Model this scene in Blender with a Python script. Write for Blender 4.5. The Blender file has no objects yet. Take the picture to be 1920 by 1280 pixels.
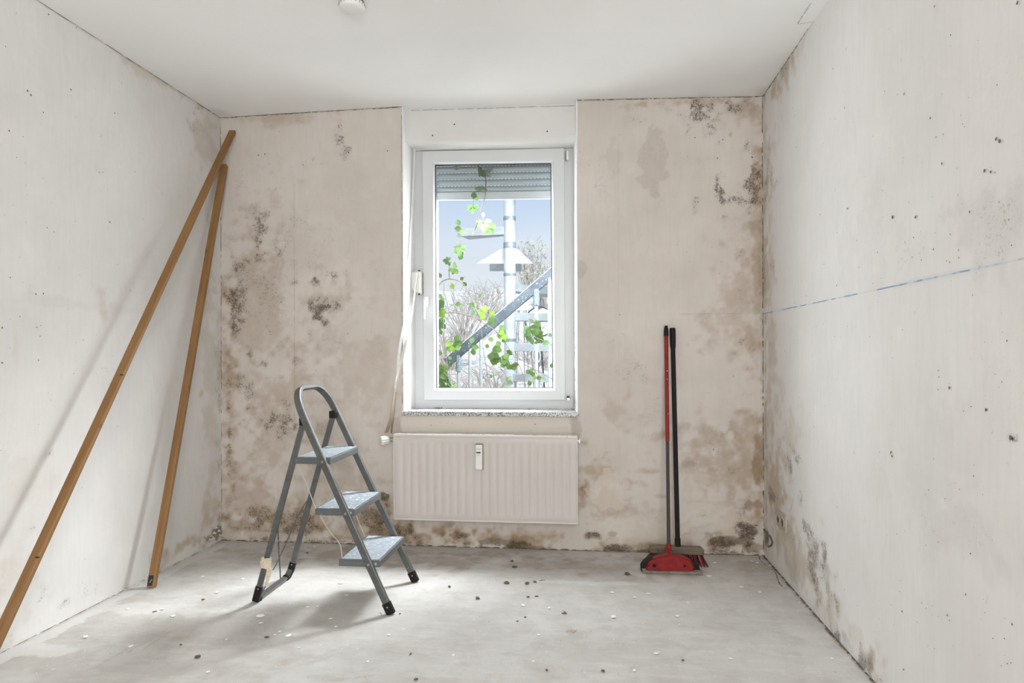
import bpy, bmesh, math, random
import numpy as np
from mathutils import Vector, Matrix
random.seed(7); RNG=np.random.RandomState(11)
SC=bpy.context.scene; COL=SC.collection
PI=math.pi
# ------------------------------------------------------------------ camera
F_PX=1280.0; YAW=0.1095; ROLL=0.003; CY=662.77; CAMH=1.08
cyaw,syaw=math.cos(YAW),math.sin(YAW); cr,sr=math.cos(ROLL),math.sin(ROLL)
rv=Vector((cyaw,syaw,0)); fv=Vector((-syaw,cyaw,0)); uv=Vector((0,0,1))
cam_r=rv*cr-uv*sr; cam_u=rv*sr+uv*cr
cd=bpy.data.cameras.new('camera'); cam=bpy.data.objects.new('camera',cd); COL.objects.link(cam)
cd.sensor_width=36; cd.lens=F_PX/1920*36; cd.shift_y=(CY-640)/1920; cd.clip_start=0.02; cd.clip_end=200
M=Matrix.Identity(4)
for i in range(3):
    M[i][0]=cam_r[i]; M[i][1]=cam_u[i]; M[i][2]=-fv[i]
M[2][3]=CAMH
cam.matrix_world=M; SC.camera=cam
# ------------------------------------------------------------------ world, lights, exposure
SC.view_settings.view_transform='Standard'; SC.view_settings.look='None'
SC.view_settings.exposure=0.0; SC.view_settings.gamma=1.0; SC.view_settings.use_curve_mapping=False
W=bpy.data.worlds.new('sky'); SC.world=W; W.use_nodes=True
wn=W.node_tree.nodes; wl=W.node_tree.links; wn.clear()
wo=wn.new('ShaderNodeOutputWorld'); wb=wn.new('ShaderNodeBackground'); wr=wn.new('ShaderNodeValToRGB')
wc=wn.new('ShaderNodeTexCoord'); ws=wn.new('ShaderNodeSeparateXYZ')
wl.new(wc.outputs['Generated'],ws.inputs[0]); wl.new(ws.outputs['Z'],wr.inputs[0])
wr.color_ramp.elements[0].position=0.0; wr.color_ramp.elements[0].color=(0.93,0.94,0.98,1)
wr.color_ramp.elements[1].position=0.22; wr.color_ramp.elements[1].color=(0.60,0.74,0.95,1)
e=wr.color_ramp.elements.new(0.13); e.color=(0.83,0.88,0.97,1)
wl.new(wr.outputs[0],wb.inputs[0]); wb.inputs[1].default_value=1.0; wl.new(wb.outputs[0],wo.inputs[0])
KP=(200,300,200,350)
def area(name,loc,target,sx,sy,power,col=(1,1,1)):
    l=bpy.data.lights.new(name,'AREA'); l.shape='RECTANGLE'; l.size=sx; l.size_y=sy; l.energy=power; l.color=col
    o=bpy.data.objects.new(name,l); COL.objects.link(o); o.location=loc
    o.rotation_euler=(Vector(target)-Vector(loc)).to_track_quat('-Z','Y').to_euler(); return o
KEY_R=area('sky_light_right',(1.06,4.75,1.95),(0.56,3.75,1.85),2.5,2.5,KP[0],(0.94,0.97,1.0))
KEY_L=area('sky_light_left',(-2.28,4.75,1.95),(-1.78,3.75,1.85),2.3,2.5,KP[1],(0.94,0.97,1.0))
KEY_T=area('sky_light_top',(-0.40,4.78,2.90),(-0.60,3.9,2.15),1.5,1.2,KP[2],(0.94,0.97,1.0))
KEY_S=area('bright_sky_light',(0.36,4.80,2.78),(-0.40,3.9,1.85),0.85,0.8,KP[3],(0.97,0.98,1.0))
FILL=area('fill_light_rear',(0.27,-1.35,1.25),(-0.9,3.2,1.2),1.25,2.1,88,(1.0,0.99,0.975))
sl=bpy.data.lights.new('sun','SUN'); sl.energy=2.9; sl.angle=0.03; sl.color=(1,0.97,0.92)
so=bpy.data.objects.new('sun',sl); COL.objects.link(so); so.rotation_euler=(math.radians(38),0,math.radians(-20))
# ------------------------------------------------------------------ pixel -> world helpers (photograph measurements)
XL,XR,D,H0=-2.1162,0.9367,3.7625,2.4555
def ray(x,y):
    U=x-960;V=y-CY; u=cr*U-sr*V; v=sr*U+cr*V
    r=u/F_PX; z=-v/F_PX
    return Vector((cyaw*r-syaw, syaw*r+cyaw, z))
def PF(x,y,z=0):
    d=ray(x,y); t=(z-CAMH)/d.z; return Vector((d.x*t,d.y*t,z))
def PB(x,y,Y=D):
    d=ray(x,y); t=Y/d.y; return Vector((d.x*t,Y,d.z*t+CAMH))
def PX(x,y,X0):
    d=ray(x,y); t=X0/d.x; return Vector((X0,d.y*t,d.z*t+CAMH))
# ------------------------------------------------------------------ materials
class NT:
    def __init__(s,name):
        s.m=bpy.data.materials.new(name); s.m.use_nodes=True; s.n=s.m.node_tree.nodes; s.l=s.m.node_tree.links
        s.n.clear(); s.out=s.n.new('ShaderNodeOutputMaterial'); s.b=s.n.new('ShaderNodeBsdfPrincipled'); s.l.new(s.b.outputs[0],s.out.inputs[0])
    def set(s,k,v):
        if isinstance(v,bpy.types.NodeSocket): s.l.new(v,s.b.inputs[k])
        else: s.b.inputs[k].default_value=v
    def coord(s,scale=(1,1,1),rot=(0,0,0)):
        t=s.n.new('ShaderNodeTexCoord'); m=s.n.new('ShaderNodeMapping'); m.inputs['Scale'].default_value=scale; m.inputs['Rotation'].default_value=rot
        s.l.new(t.outputs['Object'],m.inputs[0]); return m.outputs[0]
    def noise(s,sc,det=4,rough=.55,vec=None,dist=0):
        x=s.n.new('ShaderNodeTexNoise'); x.inputs['Scale'].default_value=sc; x.inputs['Detail'].default_value=det; x.inputs['Roughness'].default_value=rough
        x.inputs['Distortion'].default_value=dist
        s.l.new(vec or s.coord(),x.inputs['Vector']); return x.outputs['Fac']
    def math(s,op,a,b=0,c=0,clamp=False):
        x=s.n.new('ShaderNodeMath'); x.operation=op; x.use_clamp=clamp
        for i,v in enumerate((a,b,c)):
            if isinstance(v,bpy.types.NodeSocket): s.l.new(v,x.inputs[i])
            else: x.inputs[i].default_value=v
        return x.outputs[0]
    def ramp(s,f,a,b):   # linear clamp a..b -> 0..1
        x=s.n.new('ShaderNodeMapRange'); x.clamp=True; s.l.new(f,x.inputs[0]); x.inputs[1].default_value=a; x.inputs[2].default_value=b; return x.outputs[0]
    def mix(s,f,a,b,mode='MIX'):
        x=s.n.new('ShaderNodeMix'); x.data_type='RGBA'; x.blend_type=mode
        for k,v in ((0,f),(6,a),(7,b)):
            if isinstance(v,bpy.types.NodeSocket): s.l.new(v,x.inputs[k])
            else: x.inputs[k].default_value=v if k==0 else (*v,1)[:4]
        return x.outputs[2]
    def bump(s,h,st=.3,dist=.003):
        x=s.n.new('ShaderNodeBump'); x.inputs['Strength'].default_value=st; x.inputs['Distance'].default_value=dist; s.l.new(h,x.inputs['Height']); s.l.new(x.outputs[0],s.b.inputs['Normal']); return x
def simple(name,col,rough=.5,metal=0,var=.06,sc=30,bump=0,spec=.5):
    t=NT(name); f=t.noise(sc,3)
    a=tuple(max(0,c*(1-var)) for c in col); b=tuple(min(1,c*(1+var)) for c in col)
    t.set('Base Color',t.mix(t.ramp(f,.3,.7),a,b)); t.set('Roughness',rough); t.set('Metallic',metal); t.set('Specular IOR Level',spec)
    if bump: t.bump(t.noise(sc*4,3),bump,.002)
    return t.m
def masks(t):
    a=t.n.new('ShaderNodeAttribute'); a.attribute_name='mask'; s=t.n.new('ShaderNodeSeparateColor'); t.l.new(a.outputs['Color'],s.inputs[0])
    return s.outputs[0],s.outputs[1],s.outputs[2],a.outputs['Alpha']
def wall_mat(name,c1,c2,brown,dark,patch,lines=None):
    t=NT(name); R,G,B,A=masks(t)
    big=t.noise(2.2,5,.6); mid=t.noise(11,6,.65); fine=t.noise(70,6,.7); streak=t.noise(6,5,.6,t.coord((9,9,1.2)))
    c=t.mix(t.ramp(big,.35,.65),c1,c2)
    c=t.mix(t.math('MULTIPLY',t.ramp(streak,.45,.75),.22),c,tuple(x*.86 for x in c1))
    c=t.mix(t.math('MULTIPLY',t.ramp(mid,.55,.8),.30),c,tuple(min(1,x*1.10) for x in c2))
    bm=t.math('MULTIPLY',R,t.math('MULTIPLY_ADD',mid,1.4,.30),0,True)
    c=t.mix(bm,c,brown)
    c=t.mix(t.math('MULTIPLY',B,.85),c,patch)
    c=t.mix(t.math('MULTIPLY',A,t.math('MULTIPLY_ADD',fine,.9,.25),0,True),c,(c1[0]*.34,c1[1]*.29,c1[2]*.24))
    # mould: fine flecks that get denser where the mask is strong
    g2=t.math('MULTIPLY_ADD',G,.165,t.math('MULTIPLY',mid,.20))
    fl=t.math('MULTIPLY_ADD',t.noise(150,4,.7,None,.3),.55,t.math('MULTIPLY',t.noise(48,5,.8,None,.4),.45))
    ff=t.ramp(t.math('ADD',fl,g2),.695,.785)
    ff=t.math('MULTIPLY',ff,t.ramp(G,.02,.5))
    c=t.mix(t.math('MULTIPLY',ff,.74),c,dark)
    c=t.mix(t.math('MULTIPLY',G,.09),c,dark)
    # sparse pocks everywhere
    pk=t.ramp(t.noise(38,2,.5),.745,.79); c=t.mix(t.math('MULTIPLY',pk,.35),c,tuple(x*.6 for x in c1))
    if lines: c=lines(t,c)
    t.set('Base Color',c); t.set('Roughness',.93); t.set('Specular IOR Level',.15)
    h=t.math('ADD',t.math('MULTIPLY',mid,.8),t.math('MULTIPLY',fine,.4)); h=t.math('SUBTRACT',h,t.math('MULTIPLY',ff,.5)); h=t.math('ADD',h,t.math('MULTIPLY',B,.4))
    t.bump(h,.35,.004)
    return t.m
def sepxyz(t):
    tc=t.n.new('ShaderNodeTexCoord'); s=t.n.new('ShaderNodeSeparateXYZ'); t.l.new(tc.outputs['Object'],s.inputs[0]); return s.outputs
def blue_line(axis_min=None):
    def f(t,c):
        o=sepxyz(t); w=t.noise(3,3); 
        dz=t.math('ABSOLUTE',t.math('SUBTRACT',o[2],t.math('MULTIPLY_ADD',o[1],.0032,1.2765)))
        core=t.math('SUBTRACT',1,t.ramp(dz,.0012,.0030)); halo=t.math('SUBTRACT',1,t.ramp(dz,.002,.013))
        d=t.ramp(t.noise(7,3,.6),.46,.54); d2=t.ramp(t.noise(2.2,2),.42,.6)
        c=t.mix(t.math('MULTIPLY',t.math('MULTIPLY',halo,d2),.22),c,(.33,.48,.66))
        return t.mix(t.math('MULTIPLY',t.math('MULTIPLY',core,t.math('MULTIPLY_ADD',d,.85,.15)),.8),c,(.10,.235,.40))
    return f
def back_lines(t,c):
    o=sepxyz(t)
    def line(ax,pos,w,lo,hi,oth,st,col,c):
        d=t.math('ABSOLUTE',t.math('SUBTRACT',o[ax],pos)); k=t.math('SUBTRACT',1,t.ramp(d,w*.5,w))
        r=t.math('MULTIPLY',t.math('GREATER_THAN',o[oth],lo),t.math('LESS_THAN',o[oth],hi))
        k=t.math('MULTIPLY',k,r); k=t.math('MULTIPLY',k,t.math('MULTIPLY',t.ramp(t.noise(14,4,.7),.35,.6),st))
        return t.mix(k,c,col)
    zb=PB(1350,588).z
    c=line(2,zb,.003,PB(1270,588).x,2,0,.75,(.36,.40,.46),c)
    c=line(0,PB(552,600).x,.004,PB(552,900).z,PB(552,330).z,2,.5,(.30,.26,.22),c)
    c=line(0,PB(1160,600).x,.003,.3,2.3,2,.18,(.30,.26,.22),c)
    return c
M={}
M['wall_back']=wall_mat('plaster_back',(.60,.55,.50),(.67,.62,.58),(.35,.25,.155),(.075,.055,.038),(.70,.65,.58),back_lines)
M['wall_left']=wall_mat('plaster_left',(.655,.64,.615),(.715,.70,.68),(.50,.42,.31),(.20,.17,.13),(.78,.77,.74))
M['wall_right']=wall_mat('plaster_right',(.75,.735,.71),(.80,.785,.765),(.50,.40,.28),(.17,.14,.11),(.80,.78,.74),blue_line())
def ceil_mat():
    t=NT('ceiling_paint'); R,G,B,A=masks(t)
    c=t.mix(t.ramp(t.noise(1.6,4),.35,.65),(.86,.86,.845),(.89,.885,.875)); c=t.mix(t.math('MULTIPLY',R,.6),c,(.50,.46,.40))
    t.set('Base Color',c); t.set('Roughness',.9); t.set('Specular IOR Level',.1); t.bump(t.noise(140,4,.7),.25,.002); return t.m
M['ceiling']=ceil_mat()
def floor_mat():
    t=NT('bare_screed'); R,G,B,A=masks(t)
    big=t.noise(1.7,6,.62); mid=t.noise(8,6,.65,None,.4); fine=t.noise(60,5,.7); sw=t.noise(5,6,.65,t.coord((1,5,1),(0,0,.5)))
    c=t.mix(t.ramp(big,.35,.65),(.50,.48,.455),(.605,.595,.575))
    c=t.mix(t.math('MULTIPLY',t.ramp(mid,.47,.70),.6),c,(.42,.395,.36))
    c=t.mix(t.math('MULTIPLY',t.ramp(sw,.50,.70),.35),c,(.70,.69,.67))
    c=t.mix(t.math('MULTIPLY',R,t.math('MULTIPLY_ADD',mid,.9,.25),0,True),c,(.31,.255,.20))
    c=t.mix(t.math('MULTIPLY',G,t.math('MULTIPLY_ADD',fine,.8,.2),0,True),c,(.28,.255,.225))
    c=t.mix(t.math('MULTIPLY',B,.8),c,(.72,.71,.69))
    wf=t.ramp(t.noise(34,3,.6),.70,.735); c=t.mix(t.math('MULTIPLY',wf,.7),c,(.80,.79,.77))
    df=t.ramp(t.noise(47,2,.5,t.coord((1,1,1),(0,0,1))),.725,.76); c=t.mix(t.math('MULTIPLY',df,.5),c,(.22,.20,.175))
    c=t.mix(t.math('MULTIPLY',t.ramp(fine,.5,.8),.25),c,(.40,.385,.36))
    t.set('Base Color',c); t.set('Roughness',t.math('MULTIPLY_ADD',mid,.3,.55)); t.set('Specular IOR Level',.3)
    t.bump(t.math('ADD',mid,t.math('MULTIPLY',fine,.5)),.3,.004); return t.m
M['floor']=floor_mat()
M['lintel']=simple('lintel_paint',(.70,.695,.68),.7,0,.03,5)
M['reveal']=simple('reveal_paint',(.84,.84,.83),.7,0,.03,5)
M['pvc']=simple('white_pvc',(.655,.675,.68),.35,0,.015,3)
M['pvc2']=simple('white_pvc_bead',(.80,.81,.82),.3,0,.01,3)
M['gasket']=simple('black_gasket',(.035,.04,.045),.6)
M['dark']=simple('dark_hole',(.035,.03,.026),.9)
M['crack']=simple('dirty_crack',(.16,.125,.09),.95,0,.5,40)
M['sock']=simple('grimy_cream_plastic',(.47,.415,.33),.6,0,.2,60)
M['crumb']=simple('plaster_crumb',(.55,.49,.40),.95,0,.25,60)
M['pit']=simple('wall_pit',(.17,.145,.12),.95,0,.6,30)
def granite():
    t=NT('granite'); v=t.n.new('ShaderNodeTexVoronoi'); v.inputs['Scale'].default_value=230; t.l.new(t.coord(),v.inputs['Vector'])
    s=t.n.new('ShaderNodeSeparateColor'); t.l.new(v.outputs['Color'],s.inputs[0])
    c=t.mix(t.ramp(s.outputs[0],.25,.5),(.12,.125,.13),(.50,.51,.51)); c=t.mix(t.ramp(s.outputs[1],.72,.78),c,(.75,.75,.74))
    t.set('Base Color',c); t.set('Roughness',.22); return t.m
M['granite']=granite()
M['rad']=simple('radiator_enamel',(.60,.56,.53),.42,0,.03,3)
M['rad_edge']=simple('radiator_enamel_light',(.69,.66,.63),.4,0,.03,6)
M['offwhite']=simple('aged_white_plastic',(.74,.725,.67),.45,0,.04,20)
M['white']=simple('white_plastic',(.80,.80,.78),.4,0,.02,10)
M['steel']=simple('brushed_steel',(.5,.5,.5),.35,.9)
def ladder_mat(name,a,b,metal,rough):
    t=NT(name); f=t.noise(9,5,.6,t.coord((1,1,3))); c=t.mix(t.ramp(f,.3,.7),a,b)
    sp=t.ramp(t.noise(120,2,.5),.70,.74); c=t.mix(t.math('MULTIPLY',sp,.6),c,(.62,.62,.60))
    t.set('Base Color',c); t.set('Metallic',metal); t.set('Roughness',rough); return t.m
M['ladder']=ladder_mat('grey_blue_enamel',(.105,.110,.110),(.145,.150,.148),.45,.30)
M['tread']=ladder_mat('ladder_tread_enamel',(.12,.132,.14),(.165,.178,.188),.35,.30)
def mat_tread():
    t=NT('splashed_rubber_mat'); c=t.mix(t.ramp(t.noise(45,6,.75),.40,.62),(.235,.27,.31),(.37,.405,.445)); c=t.mix(t.ramp(t.noise(60,4,.6),.60,.68),c,(.78,.79,.80))
    t.set('Base Color',c); t.set('Roughness',.6); t.bump(t.noise(80,3),.4,.002); return t.m
M['mat']=mat_tread()
M['black']=simple('black_plastic',(.012,.011,.011),.6,0,.1,30,0,.22)
M['cord']=simple('pale_cord',(.52,.48,.42),.8)
M['tape']=simple('masking_tape',(.66,.58,.44),.85,0,.15,80,.5)
def wood(name,a,b,dk,axis=2):
    t=NT(name); sc=[38,38,38]; sc[axis]=1.6
    g=t.noise(1,6,.62,t.coord(tuple(sc)),.8); big=t.noise(4,4,.6,t.coord((1,1,.8)))
    c=t.mix(t.ramp(g,.32,.68),a,b); c=t.mix(t.math('MULTIPLY',t.ramp(big,.5,.75),.45),c,dk)
    k=t.ramp(t.noise(1,3,.5,t.coord((26,26,9))),.70,.76); c=t.mix(t.math('MULTIPLY',k,.8),c,(.05,.03,.018))
    t.set('Base Color',c); t.set('Roughness',.55); t.bump(g,.25,.002); return t.m
M['wood']=wood('varnished_batten',(.20,.095,.030),(.325,.175,.060),(.12,.055,.020))
M['wood_dull']=wood('grey_brown_wood',(.12,.09,.062),(.20,.155,.11),(.10,.075,.05),0)
M['red']=simple('red_plastic',(.235,.010,.010),.5,0,.25,40,0,.3)
M['redpole']=simple('red_lacquer_pole',(.25,.015,.012),.45,0,.15,50,0,.3)
M['bristle']=simple('dark_red_bristle',(.12,.009,.013),.6,0,.4,60)
M['pole_grey']=simple('dark_grey_steel_pole',(.060,.050,.052),.5,.2,.06,30,0,.3)
M['rubber']=simple('grey_rubber_lip',(.20,.18,.15),.8,0,.3,50)
M['strap']=simple('grey_webbing',(.70,.69,.66),.8,0,.06,90)
M['strapb']=simple('brown_webbing',(.30,.235,.18),.85,0,.1,90)
M['slat']=simple('grey_shutter_slat',(.33,.37,.39),.55,0,.04,8)
M['slatbar']=simple('pale_shutter_bar',(.50,.52,.54),.55,0,.03,8)
M['slothole']=simple('slat_slot_white',(.92,.94,.96),.6)
M['galv']=simple('galvanised_post',(.33,.375,.42),.6,.1,.16,9)
M['galvband']=simple('dark_band',(.17,.22,.26),.5,.4,.4,60)
def rail_mat():
    t=NT('speckled_dark_rail'); c=t.mix(t.ramp(t.noise(14,4),.35,.65),(.028,.042,.058),(.055,.076,.10)); c=t.mix(t.ramp(t.noise(75,2,.5),.66,.71),c,(.6,.65,.7))
    t.set('Base Color',c); t.set('Roughness',.7); return t.m
M['rail']=rail_mat()
M['stair']=simple('stair_steel',(.24,.28,.31),.6,.1,.15,12)
def bank_mat():
    t=NT('pale_sunlit_bank'); a=t.noise(3.5,7,.7,None,.5); b=t.noise(16,6,.75,None,1.0); d=t.noise(1.1,4,.6)
    k=t.math('MULTIPLY',t.ramp(b,.48,.60),t.ramp(d,.40,.56)); c=t.mix(k,(.92,.90,.885),(.42,.40,.375)); c=t.mix(t.math('MULTIPLY',t.ramp(a,.55,.7),.5),c,(.62,.50,.43))
    t.set('Base Color',c); t.set('Roughness',1); t.set('Specular IOR Level',0); t.bump(b,.6,.05); return t.m
M['bank']=bank_mat()
M['twig']=simple('pale_twig',(.52,.49,.46),.9,0,.3,8)
M['palefol']=simple('pale_foliage',(.55,.55,.46),.9,0,.3,5)
def leafm(name,a,b,tr=.45):
    t=NT(name); c=t.mix(t.ramp(t.noise(28,3),.3,.7),a,b); t.set('Base Color',c); t.set('Roughness',.5)
    x=t.n.new('ShaderNodeBsdfTranslucent'); t.l.new(c,x.inputs[0]); m=t.n.new('ShaderNodeMixShader'); m.inputs[0].default_value=tr
    t.l.new(t.b.outputs[0],m.inputs[1]); t.l.new(x.outputs[0],m.inputs[2]); t.l.new(m.outputs[0],t.out.inputs[0]); return t.m
M['leaf_mid']=leafm('leaf_mid_green',(.055,.125,.03),(.125,.22,.06))
M['leaf_lime']=leafm('leaf_lime_green',(.17,.31,.04),(.25,.40,.08),.5)
M['leaf_dark']=leafm('leaf_dark_green',(.035,.10,.03),(.08,.16,.05),.3)
M['leaf_grey']=leafm('leaf_grey_green',(.13,.19,.13),(.24,.29,.22),.35)
M['stem']=simple('vine_stem',(.12,.10,.075),.8)
def glass():
    t=NT('window_glass'); tr=t.n.new('ShaderNodeBsdfTransparent'); gl=t.n.new('ShaderNodeBsdfGlossy'); gl.inputs['Roughness'].default_value=.0
    fr=t.n.new('ShaderNodeLayerWeight'); fr.inputs[0].default_value=.5; fz=t.math('MULTIPLY_ADD',t.math('POWER',fr.outputs['Facing'],5.0),.9,.035); m=t.n.new('ShaderNodeMixShader'); tr.inputs[0].default_value=(.97,.985,.985,1)
    t.l.new(fz,m.inputs[0]); t.l.new(tr.outputs[0],m.inputs[1]); t.l.new(gl.outputs[0],m.inputs[2]); t.l.new(m.outputs[0],t.out.inputs[0]); return t.m
M['glass']=glass()
# ------------------------------------------------------------------ mesh helpers
class MB:
    def __init__(s): s.v=[]; s.f=[]
    def add(s,vs,fs):
        o=len(s.v); s.v+= [tuple(v) for v in vs]; s.f+=[tuple(i+o for i in f) for f in fs]; return s
    def box(s,a,b):
        (x0,y0,z0),(x1,y1,z1)=a,b
        vs=[(x,y,z) for x in (x0,x1) for y in (y0,y1) for z in (z0,z1)]
        return s.add(vs,[(0,1,3,2),(4,6,7,5),(0,4,5,1),(2,3,7,6),(0,2,6,4),(1,5,7,3)])
    def tube(s,pts,r,n=8,closed=False,sy=1.0,up=None,caps=True,square=False):
        pts=[Vector(p) for p in pts]; k=len(pts); rs=r if isinstance(r,(list,tuple)) else [r]*k; rings=[]
        upv=Vector(up) if up else None
        prev=None
        for i,p in enumerate(pts):
            if closed: t=(pts[(i+1)%k]-pts[i-1])
            else: t=(pts[min(i+1,k-1)]-pts[max(i-1,0)])
            t.normalize()
            if upv is not None: a=t.cross(upv)
            elif prev is not None: a=prev-t*prev.dot(t)
            else: a=t.cross(Vector((0,0,1)) if abs(t.z)<.9 else Vector((1,0,0)))
            if a.length<1e-6: a=t.orthogonal()
            a.normalize(); prev=a; b=t.cross(a).normalized()
            ring=[]
            for j in range(n):
                an=2*PI*(j+.5)/n; c,q=math.cos(an),math.sin(an)
                if square:
                    m=max(abs(c),abs(q)); mm=m**.75; c/=mm; q/=mm
                ring.append(p+a*(c*rs[i])+b*(q*rs[i]*sy))
            rings.append(ring)
        vs=[v for r_ in rings for v in r_]; fs=[]
        for i in range(k if closed else k-1):
            for j in range(n):
                A=i*n+j; B=i*n+(j+1)%n; i2=(i+1)%k; fs.append((A,B,i2*n+(j+1)%n,i2*n+j))
        if caps and not closed: fs+= [tuple(reversed(range(n))),tuple((k-1)*n+j for j in range(n))]
        return s.add(vs,fs)
    def rect(s,pts,wa,wb,adir,bdir,caps=True,closed=False):   # rectangular section sweep with fixed 'bdir' (width wb) and in-plane normal (width wa)
        pts=[Vector(p) for p in pts]; k=len(pts); bd=Vector(bdir).normalized(); vs=[]
        for i,p in enumerate(pts):
            t=(pts[min(i+1,k-1)]-pts[max(i-1,0)]).normalized(); a=t.cross(bd).normalized()
            c=.18
            for u,v in ((-1,-1+c),(-1+c,-1),(1-c,-1),(1,-1+c),(1,1-c),(1-c,1),(-1+c,1),(-1,1-c)):
                vs.append(p+a*(u*wa/2)+bd*(v*wb/2))
        n=8; fs=[(i*n+j,i*n+(j+1)%n,(i+1)*n+(j+1)%n,(i+1)*n+j) for i in range(k-1) for j in range(n)]
        if caps: fs+=[tuple(reversed(range(n))),tuple((k-1)*n+j for j in range(n))]
        return s.add(vs,fs)
    def prism(s,poly,y0,y1,axis=1):
        n=len(poly)
        def P(p,y):
            return (p[0],y,p[1]) if axis==1 else ((p[0],p[1],y) if axis==2 else (y,p[0],p[1]))
        vs=[P(p,y0) for p in poly]+[P(p,y1) for p in poly]
        fs=[tuple(range(n)),tuple(reversed(range(n,2*n)))]+[(i,i+n,(i+1)%n+n,(i+1)%n) for i in range(n)]
        return s.add(vs,fs)
    def lathe(s,prof,n=20,axis=(0,0,1),org=(0,0,0)):
        ax=Vector(axis).normalized(); a=ax.orthogonal().normalized(); b=ax.cross(a); o=Vector(org); vs=[];fs=[]
        for r,h in prof:
            for j in range(n):
                an=2*PI*j/n; vs.append(o+ax*h+(a*math.cos(an)+b*math.sin(an))*r)
        for i in range(len(prof)-1):
            for j in range(n): fs.append((i*n+j,i*n+(j+1)%n,(i+1)*n+(j+1)%n,(i+1)*n+j))
        fs+=[tuple(reversed(range(n))),tuple((len(prof)-1)*n+j for j in range(n))]
        return s.add(vs,fs)
    def build(s,name,m,parent=None,bevel=0,smooth=False,org=None):
        me=bpy.data.meshes.new(name); v=s.v
        if org is not None: v=[(x-org[0],y-org[1],z-org[2]) for x,y,z in v]
        me.from_pydata(v,[],s.f); me.update()
        bm=bmesh.new(); bm.from_mesh(me); bmesh.ops.recalc_face_normals(bm,faces=bm.faces); bm.to_mesh(me); bm.free()
        me.materials.append(M[m]); o=bpy.data.objects.new(name,me); COL.objects.link(o)
        if smooth:
            for p in me.polygons: p.use_smooth=True
            try: me.set_sharp_from_angle(angle=math.radians(40))
            except Exception: pass
        if bevel:
            b=o.modifiers.new('bevel','BEVEL'); b.width=bevel; b.segments=2; b.limit_method='ANGLE'
        if parent is not None: o.parent=parent
        if org is not None: o.location=org
        return o
def struct(o,label=None): 
    o['kind']='structure'
    if label: o['label']=label
    return o
def empty(name,loc=(0,0,0)):
    o=bpy.data.objects.new(name,None); COL.objects.link(o); o.location=loc; o.empty_display_size=.05; return o
def tag(o,label,cat,group=None,kind=None):
    o['label']=label; o['category']=cat
    if group: o['group']=group
    if kind: o['kind']=kind
    return o
def thing(name,loc,label,cat,group=None): return tag(empty(name,loc),label,cat,group)
class Sub:   # builds parts in world coords, parented to a thing at t.location
    def __init__(s,t): s.t=t; s.o=Vector(t.location)
    def __call__(s,mb,name,m,bevel=0,smooth=False,parent=None):
        off=s.o
        mb.v=[(x-off.x,y-off.y,z-off.z) for x,y,z in mb.v]
        o=mb.build(name,m,parent or s.t,bevel,smooth); return o
# ------------------------------------------------------------------ numpy noise and painted wear and shade masks
def vnoise(nu,nv,cell):
    gu,gv=int(nu/cell)+3,int(nv/cell)+3; g=RNG.rand(gv,gu)
    y=np.arange(nv)/cell; x=np.arange(nu)/cell; yi=y.astype(int); xi=x.astype(int); fy=y-yi; fx=x-xi
    fy=fy*fy*(3-2*fy); fx=fx*fx*(3-2*fx); fy=fy[:,None]; fx=fx[None,:]
    a=g[np.ix_(yi,xi)];b=g[np.ix_(yi,xi+1)];c=g[np.ix_(yi+1,xi)];d=g[np.ix_(yi+1,xi+1)]
    return (a*(1-fx)+b*fx)*(1-fy)+(c*(1-fx)+d*fx)*fy
def fbm(nu,nv,cell,octv=4):
    o=np.zeros((nv,nu)); w=1;t=0
    for k in range(octv):
        o+=w*vnoise(nu,nv,max(cell/2**k,1.01)); t+=w; w*=.55
    return o/t
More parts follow.
